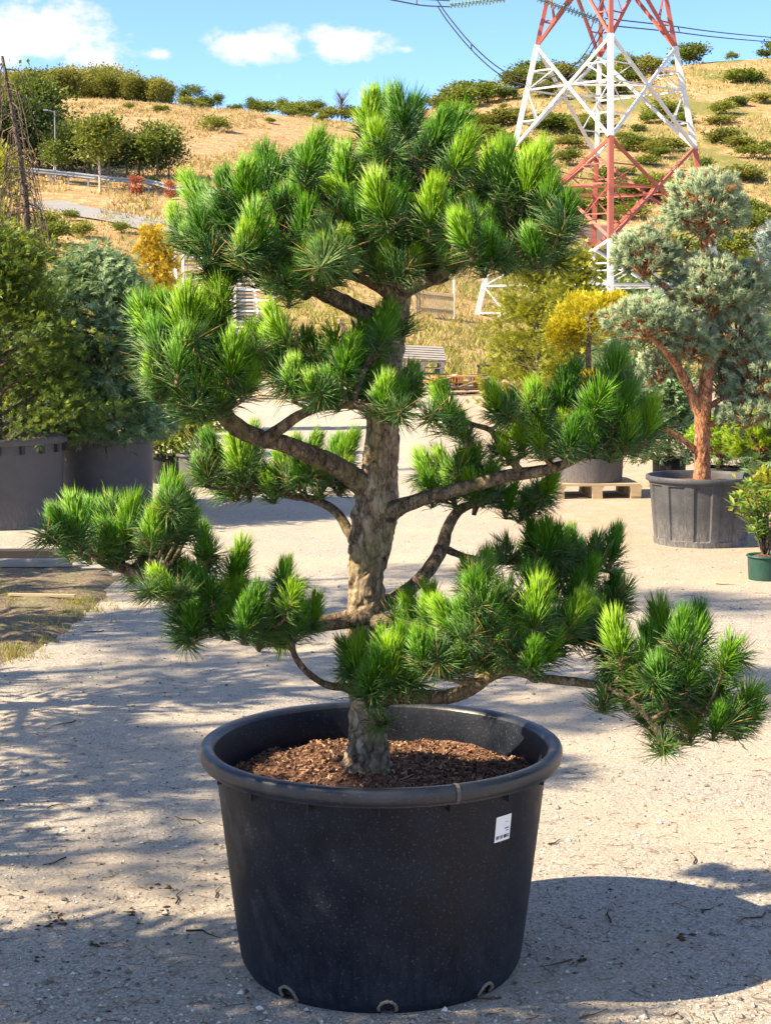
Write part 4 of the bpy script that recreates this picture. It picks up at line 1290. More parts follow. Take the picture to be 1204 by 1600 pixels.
def fan_sprays(P, OUT, size, rg, nleaf=9, wid=.22, cup=.35, fan=1.1):
    """flat fans of scale-leaf twigs: P centres, OUT directions"""
    n = len(P)
    UP = rdirs(n, .9, rg); S = unit(np.cross(OUT, UP)); 
    C = np.repeat(P, nleaf, 0); D = np.repeat(OUT, nleaf, 0); S2 = np.repeat(S, nleaf, 0); U2 = np.repeat(np.cross(S, OUT), nleaf, 0)
    ang = np.tile(np.linspace(-fan, fan, nleaf), n) + rg.normal(0, .1, n * nleaf)
    sz = np.repeat(size if hasattr(size, '__len__') else np.full(n, size), nleaf) * (1 - .35 * np.abs(ang) / fan) * rg.uniform(.8, 1.15, n * nleaf)
    LD = D * np.cos(ang)[:, None] + S2 * np.sin(ang)[:, None] + U2 * cup * rg.uniform(-.3, 1, (n * nleaf, 1))
    B = C + LD * (sz * .12)[:, None]
    return leaves(B, LD, U2 + rg.normal(0, .25, U2.shape), sz, sz * wid, .12)


def skeleton(seed, h, rfun, nb, r0, mat='twig', droop=0.0, z0=.06):
    rg = random.Random(seed); g = G(); tips = []
    g.tube([(0, 0, -.1), (.02 * h, 0, h * .5), (0, .01 * h, h * .97)], [r0, r0 * .7, r0 * .15], 8)
    for i in range(nb):
        f = z0 + (1 - z0) * (i + .5) / nb * .96; a = i * 2.4 + rg.uniform(-.4, .4); z = f * h; l_ = rfun(f) * rg.uniform(.7, 1)
        P = [Vector((0, 0, z - l_ * .15)), Vector((math.cos(a) * l_ * .5, math.sin(a) * l_ * .5, z + l_ * (.12 - droop * .2))), Vector((math.cos(a) * l_, math.sin(a) * l_, z + l_ * (.2 - droop)))]
        g.tube(P, [r0 * .35 * (1 - f * .5), r0 * .25 * (1 - f * .5), r0 * .08], 5); tips += [P[1], P[2]]
    return g.mesh('trunk', [M[mat]], True), tips


def conifer(loc, h, rfun, ncl, nfan, fsize, mat, seed, label, name='conifer', droop=0.0, wid=.22, group=None, r0=.05, cup=.35, spread=.10, nleaf=9, inner=.55, zmin=0.02, cat='tree', trunkmat='twig', upw=.35, fan=1.1):
    rg = np.random.default_rng(seed)
    e = empty(name, loc, label, cat, group)
    tm, tips = skeleton(seed, h, rfun, max(8, ncl // 6), r0, trunkmat, droop)
    obj('trunk', tm, e)
    f = zmin + (1 - zmin) * rg.random(ncl) ** 1.15; a = rg.random(ncl) * 6.283
    rr = np.array([rfun(q) for q in f]) * (inner + (1 - inner) * rg.random(ncl) ** .6) * (1 + .18 * np.sin(a * 3 + seed) + rg.normal(0, .07, ncl))
    C = np.stack([np.cos(a) * rr, np.sin(a) * rr, f * h], 1)
    O = unit(np.stack([np.cos(a), np.sin(a), np.full(ncl, upw - droop * 1.3)], 1))
    P = np.repeat(C, nfan, 0) + rg.normal(0, spread, (ncl * nfan, 3)) * np.array([1, 1, .55])
    OUT = unit(np.repeat(O, nfan, 0) + rg.normal(0, .45, (ncl * nfan, 3)))
    V, F = fan_sprays(P, OUT, fsize * rg.uniform(.6, 1.3, ncl * nfan), rg, nleaf, wid, cup, fan)
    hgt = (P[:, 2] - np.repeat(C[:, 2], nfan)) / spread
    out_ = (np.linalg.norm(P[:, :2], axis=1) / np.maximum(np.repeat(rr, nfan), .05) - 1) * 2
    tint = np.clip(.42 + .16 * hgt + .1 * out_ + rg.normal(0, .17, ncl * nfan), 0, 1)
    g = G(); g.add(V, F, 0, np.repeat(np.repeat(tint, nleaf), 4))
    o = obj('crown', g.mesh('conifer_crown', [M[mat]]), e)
    return e


def needle_pad(seed, rx, ry, rz, ntuft, tl, wid, mat, nn=34, brown=.08):
    """rounded pad of short-needled tufts"""
    rg = np.random.default_rng(seed)
    d = rdirs(ntuft, .25, rg); low = d[:, 2] < -.25; d[low, 2] *= .4; d = unit(d)
    k = rg.uniform(.55, 1, ntuft)[:, None]
    lump = np.array([1 + .22 * mnoise.noise((v[0] * 2.2 + seed, v[1] * 2.2, v[2] * 2.2)) for v in d])[:, None]
    C = d * np.array([rx, ry, rz]) * k * lump
    A = unit(d + rg.normal(0, .3, (ntuft, 3)) + np.array([0, 0, .35]))
    B = np.repeat(C, nn, 0); AX = np.repeat(A, nn, 0)
    D = unit(AX + rdirs(ntuft * nn, 0, rg) * rg.uniform(.3, 1.0, (ntuft * nn, 1)))
    B = B + AX * (rg.random((ntuft * nn, 1)) * tl * .5)
    V, F = needles(B, D, tl * rg.uniform(.7, 1.1, ntuft * nn), wid, 0, rg)
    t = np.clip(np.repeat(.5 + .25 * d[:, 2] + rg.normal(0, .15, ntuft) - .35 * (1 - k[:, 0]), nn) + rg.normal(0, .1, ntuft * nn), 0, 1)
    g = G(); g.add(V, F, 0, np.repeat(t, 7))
    g.M[-1] = np.repeat(np.repeat((rg.random(ntuft) < brown).astype(int), nn), 9)
    # twigs inside
    for i in range(0, ntuft, 7):
        g.tube([(0, 0, -rz * .7), tuple(C[i] * .5 + np.array([0, 0, -rz * .25])), tuple(C[i])], [.012, .008, .004], 4, 2)
    return g.mesh('foliage_pad', [M[mat], M['lf_brown'], M['wood_red']], True)


def build_left_plants():
    # two big tubs on the left
    y1 = 14.0
    p1 = Vector((px2m(-12 - 602, y1), y1, 0))
    put_pot(p1, .625, .745, 'pot_grey', 'huge grey tub under the dark fan-leaved cypress', r_bot=.56, lip=.035)
    rg_ = G(); rg_.box((0, 0, 0), (.05, .03, .07)); rme = rg_.mesh('lip_rib', M['pot_dark'])
    tub = bpy.data.objects['plant_pot.001']
    for k in range(20):
        a = 2 * math.pi * k / 20; obj('lip_rib', rme, tub, (.597 * math.cos(a), .597 * math.sin(a), .655), (0, 0, a))
    p2 = Vector((px2m(163 - 602, 15.0), 15.0, 0))
    put_pot(p2, .465, .675, 'pot_grey', 'big grey tub with tree shadows, under the drooping blue green conifer', r_bot=.42, lip=.03)
    conifer(p1 + Vector((.02, 0, .62)), 1.85, lambda f: .92 * (1 - f) ** .55 * (.75 + .35 * math.sin(f * 9) ** 2) + .05, 300, 30, .062, 'lf_hinoki', 3, 'dark fan-leaved cypress filling the huge grey tub', 'cypress', spread=.115, r0=.06, wid=.17, inner=.45, cup=.5, zmin=.10)
    conifer(p2 + Vector((-.05, 0, .58)), 1.72, lambda f: .60 * (1 - f ** 2.2) ** .6 + .04, 460, 26, .08, 'lf_cedar', 5, 'dome of drooping blue green conifer beside the dark cypress', 'weeping_conifer', droop=.55, spread=.085, r0=.05, wid=.13, nleaf=11, cup=-.15, inner=.5, upw=.3, zmin=.08)
    # second cypress behind, hugging the left edge
    conifer(Vector((px2m(8 - 602, 20.5), 20.5, 0)), 3.75, lambda f: .42 * (1 - f) ** .5 + .05, 180, 20, .09, 'lf_yg', 8, 'yellow green conifer behind the bare hanging stem', 'conifer', spread=.13, r0=.05)
    # leafless weeping stem
    Y = 18.0; b = Vector((px2m(40 - 602, Y), Y, 0))
    e = empty('weeping_tree', b, 'bare weeping larch with thin hanging twigs beside the cypress', 'tree')
    P = [at(x, y, Y) - b for x, y in ((40, 742), (42, 560), (38, 430), (42, 350), (36, 275), (22, 185), (4, 88))]
    C = spline([(*p, w) for p, w in zip(P, (.05, .045, .04, .034, .03, .026, .016))], 60)
    g = G(); g.tube(C[:, :3].tolist(), C[:, 3].tolist(), 8, disp=lambda p, f, a: 1 + .25 * mnoise.noise(p * 14)); obj('trunk', g.mesh('trunk', M['twig'], True), e)
    g = G(); rg = random.Random(4)
    for i in range(80):
        c = Vector(C[rg.randint(22, 58), :3]); l_ = rg.uniform(.25, .95); dx = rg.uniform(-.30, .34); dy = rg.uniform(-.3, .3)
        g.tube([c, c + Vector((dx * .5, dy * .5, .02 - l_ * .12)), c + Vector((dx * .8, dy * .8, -l_ * .5)), c + Vector((dx, dy, -l_))], [.009, .007, .005, .003], 4)
        for q in range(5):
            t = rg.uniform(.3, 1); k = c + Vector((dx * t, dy * t, -l_ * t)); g.tube([k, k + Vector((rg.uniform(-.06, .06), rg.uniform(-.06, .06), -.05))], [.005, .002], 3)
    obj('hanging_twigs', g.mesh('hanging_twigs', M['twig'], True), e)
    # amber conifer
    conifer(Vector((px2m(245 - 602, 26), 26, 0)), 3.1, lambda f: .44 * (1 - f) ** .45 * (1 if f > .1 else f * 10) + .04, 200, 20, .09, 'lf_orange', 12, 'amber coloured upright conifer beside the white slatted racks', 'conifer', spread=.10, r0=.05, upw=1.2)
    # leafy plants in smaller pots behind the tubs
    for px, Y, r, h, mat, lab, lab2, hh in ((257, 17.6, .19, .30, 'pot_dark', 'small black pot tucked behind the big grey tub', 'dark leafy seedling in the small black pot', .34), (300, 17.2, .17, .34, 'pot_grey', 'small grey pot with a pale leafy shrub, behind the pine', 'pale round-leaved shrub in a small grey pot', .5)):
        p = Vector((px2m(px - 602, Y), Y, 0)); put_pot(p, r, h, mat, lab)
        e = empty('leafy_shrub', p + Vector((0, 0, h * .85)), lab2, 'shrub')
        obj('foliage', clump_crown(px, 900, (.28, .26, .26), .05, 14, 'lf_light' if px > 270 else 'lf_green', -.5), e, (0, 0, hh * .7))
        obj('stem', trunk_mesh(px, hh, .02, 8, 'twig', spread=.4, b0=.2), e)
    # more dark nursery stock behind so the gap is not empty
    conifer(Vector((px2m(60 - 602, 24), 24, 0)), 2.2, lambda f: .75 * (1 - f) ** .5 + .05, 150, 10, .15, 'lf_hinoki', 23, 'dark conifer standing behind the two big grey tubs', 'conifer', spread=.14, r0=.05)


M['plank_grey'] = mat_plain('weathered_plank', (.30, .275, .25), .9, .35, 5, .2, .003, stretch=(1, 8, 8))
M['plank_tan'] = mat_plain('tan_pallet_wood', (.46, .35, .22), .85, .3, 5, .2, .003, stretch=(1, 8, 8))
M['plank_orange'] = mat_plain('orange_pallet_wood', (.48, .24, .09), .85, .3, 5, .2, .003, stretch=(1, 8, 8))
M['plank_dark'] = mat_plain('dark_beam_wood', (.055, .047, .045), .85, .4, 5, .2, .003, stretch=(1, 8, 8))
M['white_paint'] = mat_plain('white_paint', (.78, .77, .74), .6, .1, 2)


def pallet_parts(parent, L=1.2, W=.8, mat='plank_tan', jitter=.004, seed=0):
    rg = random.Random(seed)
    def board(name, c, s):
        g = G(); g.box((0, 0, 0), s); obj(name, g.mesh(name, M[mat]), parent, Vector(c) + Vector((rg.uniform(-1, 1), rg.uniform(-1, 1), 0)) * jitter, (0, 0, rg.uniform(-.01, .01)))
    for x in (-L / 2 + .05, 0, L / 2 - .05):
        board('bottom_board', (x, 0, .011), (.10, W, .022)); board('stringer_board', (x, 0, .111), (.12, W, .022))
        for y in (-W / 2 + .07, 0, W / 2 - .07): board('block', (x, y, .061), (.10, .14, .078))
    for k in range(6): board('deck_board', (0, -W / 2 + .055 + k * (W - .11) / 5, .133), (L, .105, .022))


def pallet_mesh(mat, L=1.1, W=.85):
    g = G()
    for x in (-L / 2 + .05, 0, L / 2 - .05):
        g.box((x, 0, .011), (.10, W, .022)); g.box((x, 0, .111), (.10, W, .022))
        for y in (-W / 2 + .07, 0, W / 2 - .07): g.box((x, y, .061), (.098, .14, .078))
    for k in range(6): g.box((0, -W / 2 + .05 + k * (W - .1) / 5, .133), (L, .10, .022))
    return g.mesh('pallet', M[mat])


def build_right_plants():
    # golden clipped tree in a grey tub on a pallet
    Y = 16.3; pp = Vector((px2m(924 - 602, Y), Y, 0))
    e = empty('pallet', pp, 'tan wooden pallet under the grey tub of the golden tree', 'pallet', rotz=R(4)); pallet_parts(e, .84, .7, seed=3)
    tub = pp + Vector((-.03, .02, .145))
    put_pot(tub, .375, .47, 'pot_grey', 'grey tub standing on a wooden pallet', r_bot=.335, lip=.02)
    tb = tub + Vector((0, 0, .38))
    e = empty('golden_topiary', tb, 'golden yellow clipped tree rising from the tub on the pallet', 'tree')
    g = G(); C = spline([(0, 0, -.05, .035), (.02, 0, .4, .03), (-.01, 0, .8, .028), (.01, 0, 1.3, .018)], 30); g.tube(C[:, :3].tolist(), C[:, 3].tolist(), 9); obj('trunk', g.mesh('trunk', M['twig'], True), e)
    def P_(x, y): return at(x, y, tub.y) - tb
    for i, (x, y, rx, rz) in enumerate(((918, 498, .34, .25), (882, 520, .17, .15), (962, 482, .15, .14), (918, 600, .24, .12))):
        c = P_(x, y); rg = np.random.default_rng(i + 60); n = 900
        d = rdirs(n, .2, rg); C_ = d * np.array([rx, rx * .8, rz]) * rg.uniform(.6, 1.05, (n, 1))
        V, F = fan_sprays(C_, unit(d + np.array([0, 0, .6])), .055 * rg.uniform(.6, 1.2, n), rg, 5, .3, .4)
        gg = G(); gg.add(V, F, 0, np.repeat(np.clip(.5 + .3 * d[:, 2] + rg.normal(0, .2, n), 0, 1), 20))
        obj('crown', gg.mesh('crown', [M['lf_gold']]), e, c)
        g = G(); g.tube([Vector((0, 0, min(c.z - .12, 1.25))), c + Vector((0, 0, -.05))], [.014, .008], 6); obj('branch', g.mesh('branch', M['twig'], True), e)
    # feathery light conifers further back
    conifer(Vector((px2m(836 - 602, 33), 33, 0)), 3.1, lambda f: .95 * (1 - f) ** .6 + .06, 240, 22, .12, 'lf_yg', 31, 'tall feathery yellow green conifer beside the pile of pallets', 'conifer', spread=.16, r0=.07, wid=.14, upw=.6, nleaf=11)
    conifer(Vector((px2m(896 - 602, 30), 30, 0)), 3.0, lambda f: .55 * (1 - f) ** .5 + .05, 200, 20, .10, 'lf_yg', 33, 'olive coloured narrow conifer behind the golden clipped tree', 'conifer', spread=.13, r0=.06, upw=.8)
    conifer(Vector((px2m(1000 - 602, 27), 27, 0)), 2.0, lambda f: .8 * (1 - f) ** .5 + .05, 120, 12, .17, 'lf_cedar', 34, 'soft pale green conifer seen through the blue pine', 'conifer', spread=.16, r0=.05, wid=.16)
    # blue cloud pine in the panelled tub
    Y = 12.75; b = Vector((px2m(1097 - 602, Y), Y, 0))
    put_pot(b, .425, .525, 'pot_dusty', 'dusty grey tub with sunk panels, holding the blue pine', r_bot=.355, lip=.022, panels=12, rotz=.1)
    tb = b + Vector((0, 0, .46))
    e = empty('blue_pine', tb, 'blue green cloud-pruned pine with an orange trunk in the panelled tub', 'tree')
    def Q_(x, y, d=0): return at(x, y, Y + d) - tb
    s = Y / FPX
    g = G(); C = spline([(*Q_(x, y, d), w * s / 2) for x, y, w, d in ((1096, 775, 34, 0), (1096, 752, 29, 0), (1096, 700, 26, 0), (1097, 650, 27, 0), (1102, 600, 22, 0), (1108, 550, 19, 0), (1110, 500, 17, 0), (1104, 440, 15, 0), (1100, 380, 12, 0), (1100, 330, 8, 0))], 90)
    g.tube(C[:, :3].tolist(), C[:, 3].tolist(), 20, disp=lambda p, f, a: .94 + .12 * mnoise.noise(p * 30) + .06 * mnoise.noise(p * 80)); obj('trunk', g.mesh('trunk', M['wood_red'], True), e)
    for path in ([(1096, 655, 20, 0), (1072, 600, 16, -.05), (1045, 555, 13, -.1), (1015, 525, 9, -.12)], [(1108, 540, 12, 0), (1070, 480, 10, 0), (1040, 450, 9, 0), (1010, 425, 7, .05)], [(1098, 715, 14, 0), (1070, 690, 10, -.05), (1035, 668, 8, -.1)], [(1100, 640, 12, 0), (1130, 622, 9, .05), (1175, 610, 7, .1)],
                 [(1100, 665, 12, 0), (1140, 655, 8, -.05), (1175, 650, 6, -.1)], [(1108, 560, 12, 0), (1140, 545, 9, .1), (1165, 520, 7, .1)], [(1104, 440, 10, 0), (1130, 420, 8, 0), (1160, 440, 6, .05)]):
        g = G(); C = spline([(*Q_(x, y, d), w * s / 2) for x, y, w, d in path], 24)
        g.tube(C[:, :3].tolist(), C[:, 3].tolist(), 8, disp=lambda p, f, a: .92 + .15 * mnoise.noise(p * 40)); obj('branch', g.mesh('branch', M['wood_red'], True), e)
    for i, (x, y, rx, rz, d, n) in enumerate(((1100, 330, 66, 60, 0, 330), (1006, 402, 52, 44, .05, 210), (1110, 455, 66, 54, 0, 300), (1165, 445, 34, 34, .1, 120), (1010, 505, 66, 34, -.1, 220), (1075, 535, 40, 40, -.05, 160), (1150, 530, 54, 50, .1, 240), (1185, 600, 50, 56, .05, 220), (1130, 600, 36, 34, .2, 120), (1165, 650, 44, 26, -.05, 110), (1030, 580, 34, 26, .25, 90))):
        obj('foliage_pad', needle_pad(70 + i, rx * s, rx * s * .9, rz * s, int(n * 1.5), .062, .0046, 'lf_blue', 34), e, Q_(x, y, d))
    # nursery row behind
    for px, Y, r, h, mat, lab in ((1046, 17.2, .20, .30, 'pot_dark', 'black pot of the pale arching juniper'), (1128, 16.4, .25, .27, 'pot_dark', 'black pot under the dark round mountain pine'), (1182, 15.4, .24, .30, 'pot_grey', 'grey pot under the lime yellow pine ball')):
        put_pot(Vector((px2m(px - 602, Y), Y, 0)), r, h, mat, lab)
    conifer(Vector((px2m(1044 - 602, 17.2), 17.2, .26)), .85, lambda f: .34 * (1 - f * .7), 90, 12, .09, 'lf_cedar', 41, 'pale arching juniper in a black pot behind the orange trunk', 'juniper', droop=.4, spread=.07, r0=.02, wid=.18, cat='shrub')
    for px, py, Y, r, mat, sd, lab in ((1126, 690, 16.4, .30, 'needle', 91, 'dark green round mountain pine behind the panelled tub'), (1188, 690, 15.4, .30, 'lf_lime', 92, 'lime yellow pine ball at the edge of the nursery row')):
        c = at(px, py, Y); e = empty('pine_ball', Vector((c.x, c.y, .24)), lab, 'shrub')
        obj('foliage', needle_pad(sd, r, r, r * .8, 260, .085, .005, mat, 34, 0), e, (0, 0, c.z - .24))
        g = G(); g.tube([(0, 0, 0), (0, 0, c.z - .3)], [.025, .02], 7); obj('stem', g.mesh('stem', M['twig'], True), e)
    # silver spruce at the right edge
    conifer(Vector((px2m(1204 - 602, 19), 19, 0)), 2.75, lambda f: .48 * (1 - f) ** .75 + .03, 200, 10, .09, 'lf_spruce', 51, 'silvery blue spruce behind the blue cloud pine', 'spruce', spread=.075, r0=.04, wid=.22, nleaf=11, fan=1.5)
    conifer(Vector((px2m(1255 - 602, 15.5), 15.5, 0)), 1.9, lambda f: .55 * (1 - f) ** .5 + .04, 130, 12, .11, 'lf_cedar', 52, 'dense green conifer right of the silvery spruce', 'conifer', spread=.1, r0=.04)
    # laurel in the small green pot
    Y = 10.9; b = Vector((px2m(1200 - 602, Y), Y, 0))
    put_pot(b, .125, .165, 'pot_green', 'small dark green pot of the glossy laurel', lip=.012, r_bot=.105)
    e = empty('laurel_shrub', b + Vector((0, 0, .12)), 'glossy leaved laurel in the small green pot', 'shrub')
    g = G(); rg = np.random.default_rng(5); LP, LD = [], []
    for i in range(22):
        a = rg.random() * 6.28; h = rg.uniform(.18, .50); sp = rg.uniform(.04, .26)
        tip = Vector((math.cos(a) * sp, math.sin(a) * sp, h)); mid = Vector((math.cos(a) * sp * .35, math.sin(a) * sp * .35, h * .55))
        g.tube([(0, 0, 0), mid, tip], [.006, .005, .003], 5)
        for k in range(15):
            t = rg.uniform(.35, 1.0) if k > 6 else 1.0; p = mid.lerp(tip, (t - .35) / .65)
            LP.append(tuple(p)); b2 = k * 2.4 + i; d = Vector((math.cos(b2), math.sin(b2), rg.uniform(.1, .9))); LD.append(tuple(d))
    LP, LD = np.array(LP), np.array(LD); n = len(LP)
    V, F = leaves(LP, LD, rdirs(n, 2.0, rg), rg.uniform(.075, .115, n), rg.uniform(.026, .036, n), .18)
    obj('stem', g.mesh('stem', M['twig'], True), e)
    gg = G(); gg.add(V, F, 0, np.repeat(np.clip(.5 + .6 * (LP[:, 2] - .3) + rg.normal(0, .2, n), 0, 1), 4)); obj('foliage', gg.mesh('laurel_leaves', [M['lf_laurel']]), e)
    e = empty('leafy_shrub', Vector((px2m(1203 - 602, 12.0), 12.0, 0)), 'yellow leaved bush behind the glossy laurel', 'shrub')
    obj('foliage', clump_crown(77, 500, (.16, .16, .16), .04, 12, 'lf_yg', -.6), e, (0, 0, .42)); obj('stem', trunk_mesh(5, .4, .012, 8, 'twig', spread=.4, b0=.3), e)


def build_yard_things():
    # stack of pallets and heap of scrap wood in the middle distance
    pm = {k: pallet_mesh(k) for k in ('plank_grey', 'plank_tan', 'plank_orange')}
    def stack(px, Y, n, mat, group, lab, rz=0, tilt=None, z0=0):
        b = Vector((px2m(px - 602, Y), Y, terrain_z(px2m(px - 602, Y), Y) + z0))
        for i in range(n):
            r = (tilt or (0, 0)) if i == n - 1 else (0, 0)
            o = obj('pallet', pm[mat], None, b + Vector((RNG.uniform(-.04, .04), RNG.uniform(-.04, .04), i * .144 + (.10 if r != (0, 0) else 0))), (r[0], r[1], rz + RNG.uniform(-.06, .06)))
            tag(o, lab, 'pallet', group)
    stack(657, 41.5, 6, 'plank_grey', 'grey pallets stacked by the bank', 'weathered grey pallet in the stack by the grassy bank', .1, (.38, .05))
    stack(655, 40.2, 2, 'plank_orange', 'reddish pallets before the grey stack', 'reddish pallet lying before the grey pallet stack', -.2)
    stack(716, 39.6, 3, 'plank_orange', 'orange pallets beside the empty pots', 'orange pallet in the low pile beside the empty pots', .25)
    stack(556, 56, 6, 'plank_tan', 'pallets stacked behind the trunk', 'tan pallet in the far stack left of the pine trunk', .1)
    bm = {}
    for k in ('plank_grey', 'plank_tan', 'plank_dark'):
        g = G(); g.box((0, 0, 0), (1, .11, .03)); bm[k] = g.mesh('plank', M[k])
    for i in range(46):
        px = RNG.uniform(640, 735); Y = RNG.uniform(38.6, 41)
        l_ = RNG.uniform(.6, 1.7)
        o = obj('plank', bm[RNG.choice(['plank_grey', 'plank_grey', 'plank_tan', 'plank_dark'])], None, (px2m(px - 602, Y), Y, RNG.uniform(.03, .34) * (1 - abs(px - 690) / 70)), (RNG.uniform(-.3, .3), RNG.uniform(-.35, .35), RNG.uniform(-.8, .8)), (l_, 1, 1))
        tag(o, 'loose weathered plank in the scrap heap beside the pallets', 'plank', 'scrap wood heap')
    for i in range(26):
        px = RNG.uniform(395, 500); Y = RNG.uniform(35.5, 38)
        o = obj('plank', bm[RNG.choice(['plank_grey', 'plank_tan', 'plank_tan'])], None, (px2m(px - 602, Y), Y, RNG.uniform(.02, .16)), (RNG.uniform(-.2, .2), RNG.uniform(-.2, .2), RNG.uniform(-.9, .9)), (RNG.uniform(.5, 1.4), 1, 1))
        tag(o, 'loose board in the scrap around the old tyre', 'plank', 'boards around the tyre')
    # tyre
    e = empty('tyre', Vector((px2m(452 - 602, 36.4), 36.4, 0)), 'old dusty grey wheel leaning in the scrap left of the trunk', 'tyre')
    g = G(); tor = []
    for k in range(40):
        a = 2 * math.pi * k / 40
        for j in range(12):
            b = 2 * math.pi * j / 12; rr = .29 + .085 * math.cos(b); tor.append([rr * math.cos(a), .08 * math.sin(b) * (1.15 if abs(math.cos(b)) < .5 else 1) + (.006 if k % 2 else 0), rr * math.sin(a) + .37])
    g.quads(tor, [[k * 12 + j, k * 12 + (j + 1) % 12, ((k + 1) % 40) * 12 + (j + 1) % 12, ((k + 1) % 40) * 12 + j] for k in range(40) for j in range(12)])
    obj('tread', g.mesh('tread', M['pot_dusty'], True), e)
    g = G(); V = []
    for (r, y) in ((.215, -.07), (.20, -.04), (.10, -.02), (.06, -.06), (0.001, -.06)):
        for k in range(32): V.append([r * math.cos(2 * math.pi * k / 32), y, r * math.sin(2 * math.pi * k / 32) + .37])
    g.quads(V, [[i * 32 + k, i * 32 + (k + 1) % 32, (i + 1) * 32 + (k + 1) % 32, (i + 1) * 32 + k] for i in range(4) for k in range(32)])
    obj('wheel_disc', g.mesh('wheel_disc', M['white_paint'], True), e)
    e.rotation_euler = (R(-12), 0, R(-35))
    # empty pots
    put_pot(Vector((px2m(747 - 602, 41.0), 41.0, 0)), .29, .42, 'pot_grey', 'grey empty pot with sunk panels before the orange pallets', soil=False, panels=12, lip=.03)
    put_pot(Vector((px2m(761 - 602, 44.0), 44.0, .18)), .30, .40, 'pot_dark', 'black ribbed pot standing behind the grey empty pot', soil=False, ribs=5, lip=.03)
    g = G(); g.box((0, 0, .09), (.6, .6, .18)); tag(obj('stone_block', g.mesh('stone_block', M['concrete']), None, (px2m(763 - 602, 44.0), 44.0, 0)), 'low concrete block under the black ribbed pot', 'block')
    # wooden fence
    for i0, (x0, x1, Y) in enumerate(((648, 706, 73),)):
        a, b = hill_point(x0, Y), hill_point(x1, Y + 1.5)
        e = empty('wooden_fence', a, 'short brown picket fence on the bank behind the pallets', 'fence')
        n = 18; sg = G(); sg.box((0, 0, .5), (.075, .025, 1.05)); sm = sg.mesh('slat', M['plank_tan'])
        for i in range(n):
            p = a.lerp(b, i / (n - 1)) - a; p.z = terrain_z(a.x + p.x, a.y + p.y) - a.z + .1
            obj('slat', sm, e, p)
        g = G()
        for z in (.35, .95): g.bar(Vector((0, .04, z)), b - a + Vector((0, .04, z)), .05, .08)
        obj('rail', g.mesh('rail', M['plank_tan']), e)
        pg = G(); pg.box((0, 0, .8), (.09, .09, 2.0)); pmm = pg.mesh('post', M['white_paint'])
        for f in (0, 1.03): obj('post', pmm, e, (b - a) * f + Vector((0, .1, 0)))
    # white racks with slats
    Y = 50; a = at(275, 445, Y); zg = terrain_z(a.x, Y)
    e = empty('slatted_rack', Vector((a.x, Y, zg)), 'white framed rack of pale slatted crates beside the amber conifer', 'rack')
    ht = at(275, 392, Y).z - zg; w = px2m(150, Y)
    pg = G(); pg.box((0, 0, ht / 2), (.075, .075, ht)); pme = pg.mesh('post', M['white_paint'])
    for i, x in enumerate((0, .22, .95, 1.75, w)): obj('post', pme, e, (x, 0, 0))
    sg = G(); sg.box((0, 0, 0), (1, .03, .06)); sm = sg.mesh('slat', M['plank_tan']); sm2 = sg.mesh('slat', M['white_paint'])
    k = 0; z = .15
    while z < ht - .05:
        obj('slat', sm if k % 3 else sm2, e, ((w + .22) / 2, .06, z), None, (w - .22, 1, 1)); z += .105; k += 1
    # white van, mostly hidden behind the pine
    Y = 52; c = at(358, 500, Y); zg = terrain_z(c.x, Y)
    e = empty('white_van', Vector((c.x, Y, zg)), 'white van with dark windscreen parked behind the left pine pad', 'van', rotz=R(8))
    top = at(358, 441, Y).z - zg
    g = G(); hw = .93
    prof = [(-1.0, .35), (-1.05, .75), (-.95, 1.05), (-.45, 1.18), (.05, top - .12), (.3, top), (3.6, top), (3.8, top - .1), (3.85, .35)]
    V = []
    for s_ in (-1, 1):
        for (y, z) in prof: V.append((s_ * (hw - (.10 if z > 1.3 else 0)), y, z))
    n = len(prof); Q = [[i, i + 1, n + i + 1, n + i] for i in range(n - 1)]
    g.quads(V, Q)
    for s_ in (0, 1):
        F = [[s_ * n, s_ * n + i, s_ * n + i + 1] for i in range(1, n - 1)]; g.add(V, F)
    obj('body', g.mesh('van_body', M['white_paint'], False), e)
    g = G(); g.quads([(-.76, -.50 - .02, 1.22), (.76, -.52, 1.22), (.70, -.0, top - .18), (-.70, -.0, top - .18)], [[0, 1, 2, 3]]); obj('windscreen', g.mesh('windscreen', M['van_glass']), e)
    for s_ in (-1, 1):
        g = G(); g.box((s_ * .70, -1.06, .78), (.30, .06, .16)); obj('headlight', g.mesh('headlight', M['galv']), e)
        for y in (-.45, 2.9):
            g = G(); g.tube([(s_ * .78, y, .34), (s_ * .96, y, .34)], .34, 24); obj('wheel', g.mesh('wheel', M['pot_dark'], True), e)
    g = G(); g.box((0, -1.07, .45), (1.8, .08, .22)); obj('bumper', g.mesh('bumper', M['pot_dark']), e)
    # barn and shed on the far slope
    def house(px, Y, w, d, h, rh, wallm, roofm, lab, rz=0):
        b = hill_point(px, Y); e = empty('barn' if w > 5 else 'shed', b - Vector((0, 0, .4)), lab, 'building', rotz=rz)
        g = G(); g.box((0, 0, h / 2), (w, d, h)); obj('wall', g.mesh('wall', M[wallm]), e)
        g = G(); o_ = .3
        V = [(-w / 2 - o_, -d / 2 - o_, h - .05), (w / 2 + o_, -d / 2 - o_, h - .05), (w / 2 + o_, 0, h + rh), (-w / 2 - o_, 0, h + rh), (-w / 2 - o_, d / 2 + o_, h - .05), (w / 2 + o_, d / 2 + o_, h - .05)]
        g.quads(V, [[0, 1, 2, 3], [3, 2, 5, 4]]); g.add(V, [[0, 3, 4], [1, 5, 2]]); obj('roof', g.mesh('roof', M[roofm]), e)
        g = G(); g.box((w * .2, -d / 2 - .03, h * .4), (.9, .06, h * .8)); obj('door', g.mesh('door', M['plank_dark']), e)
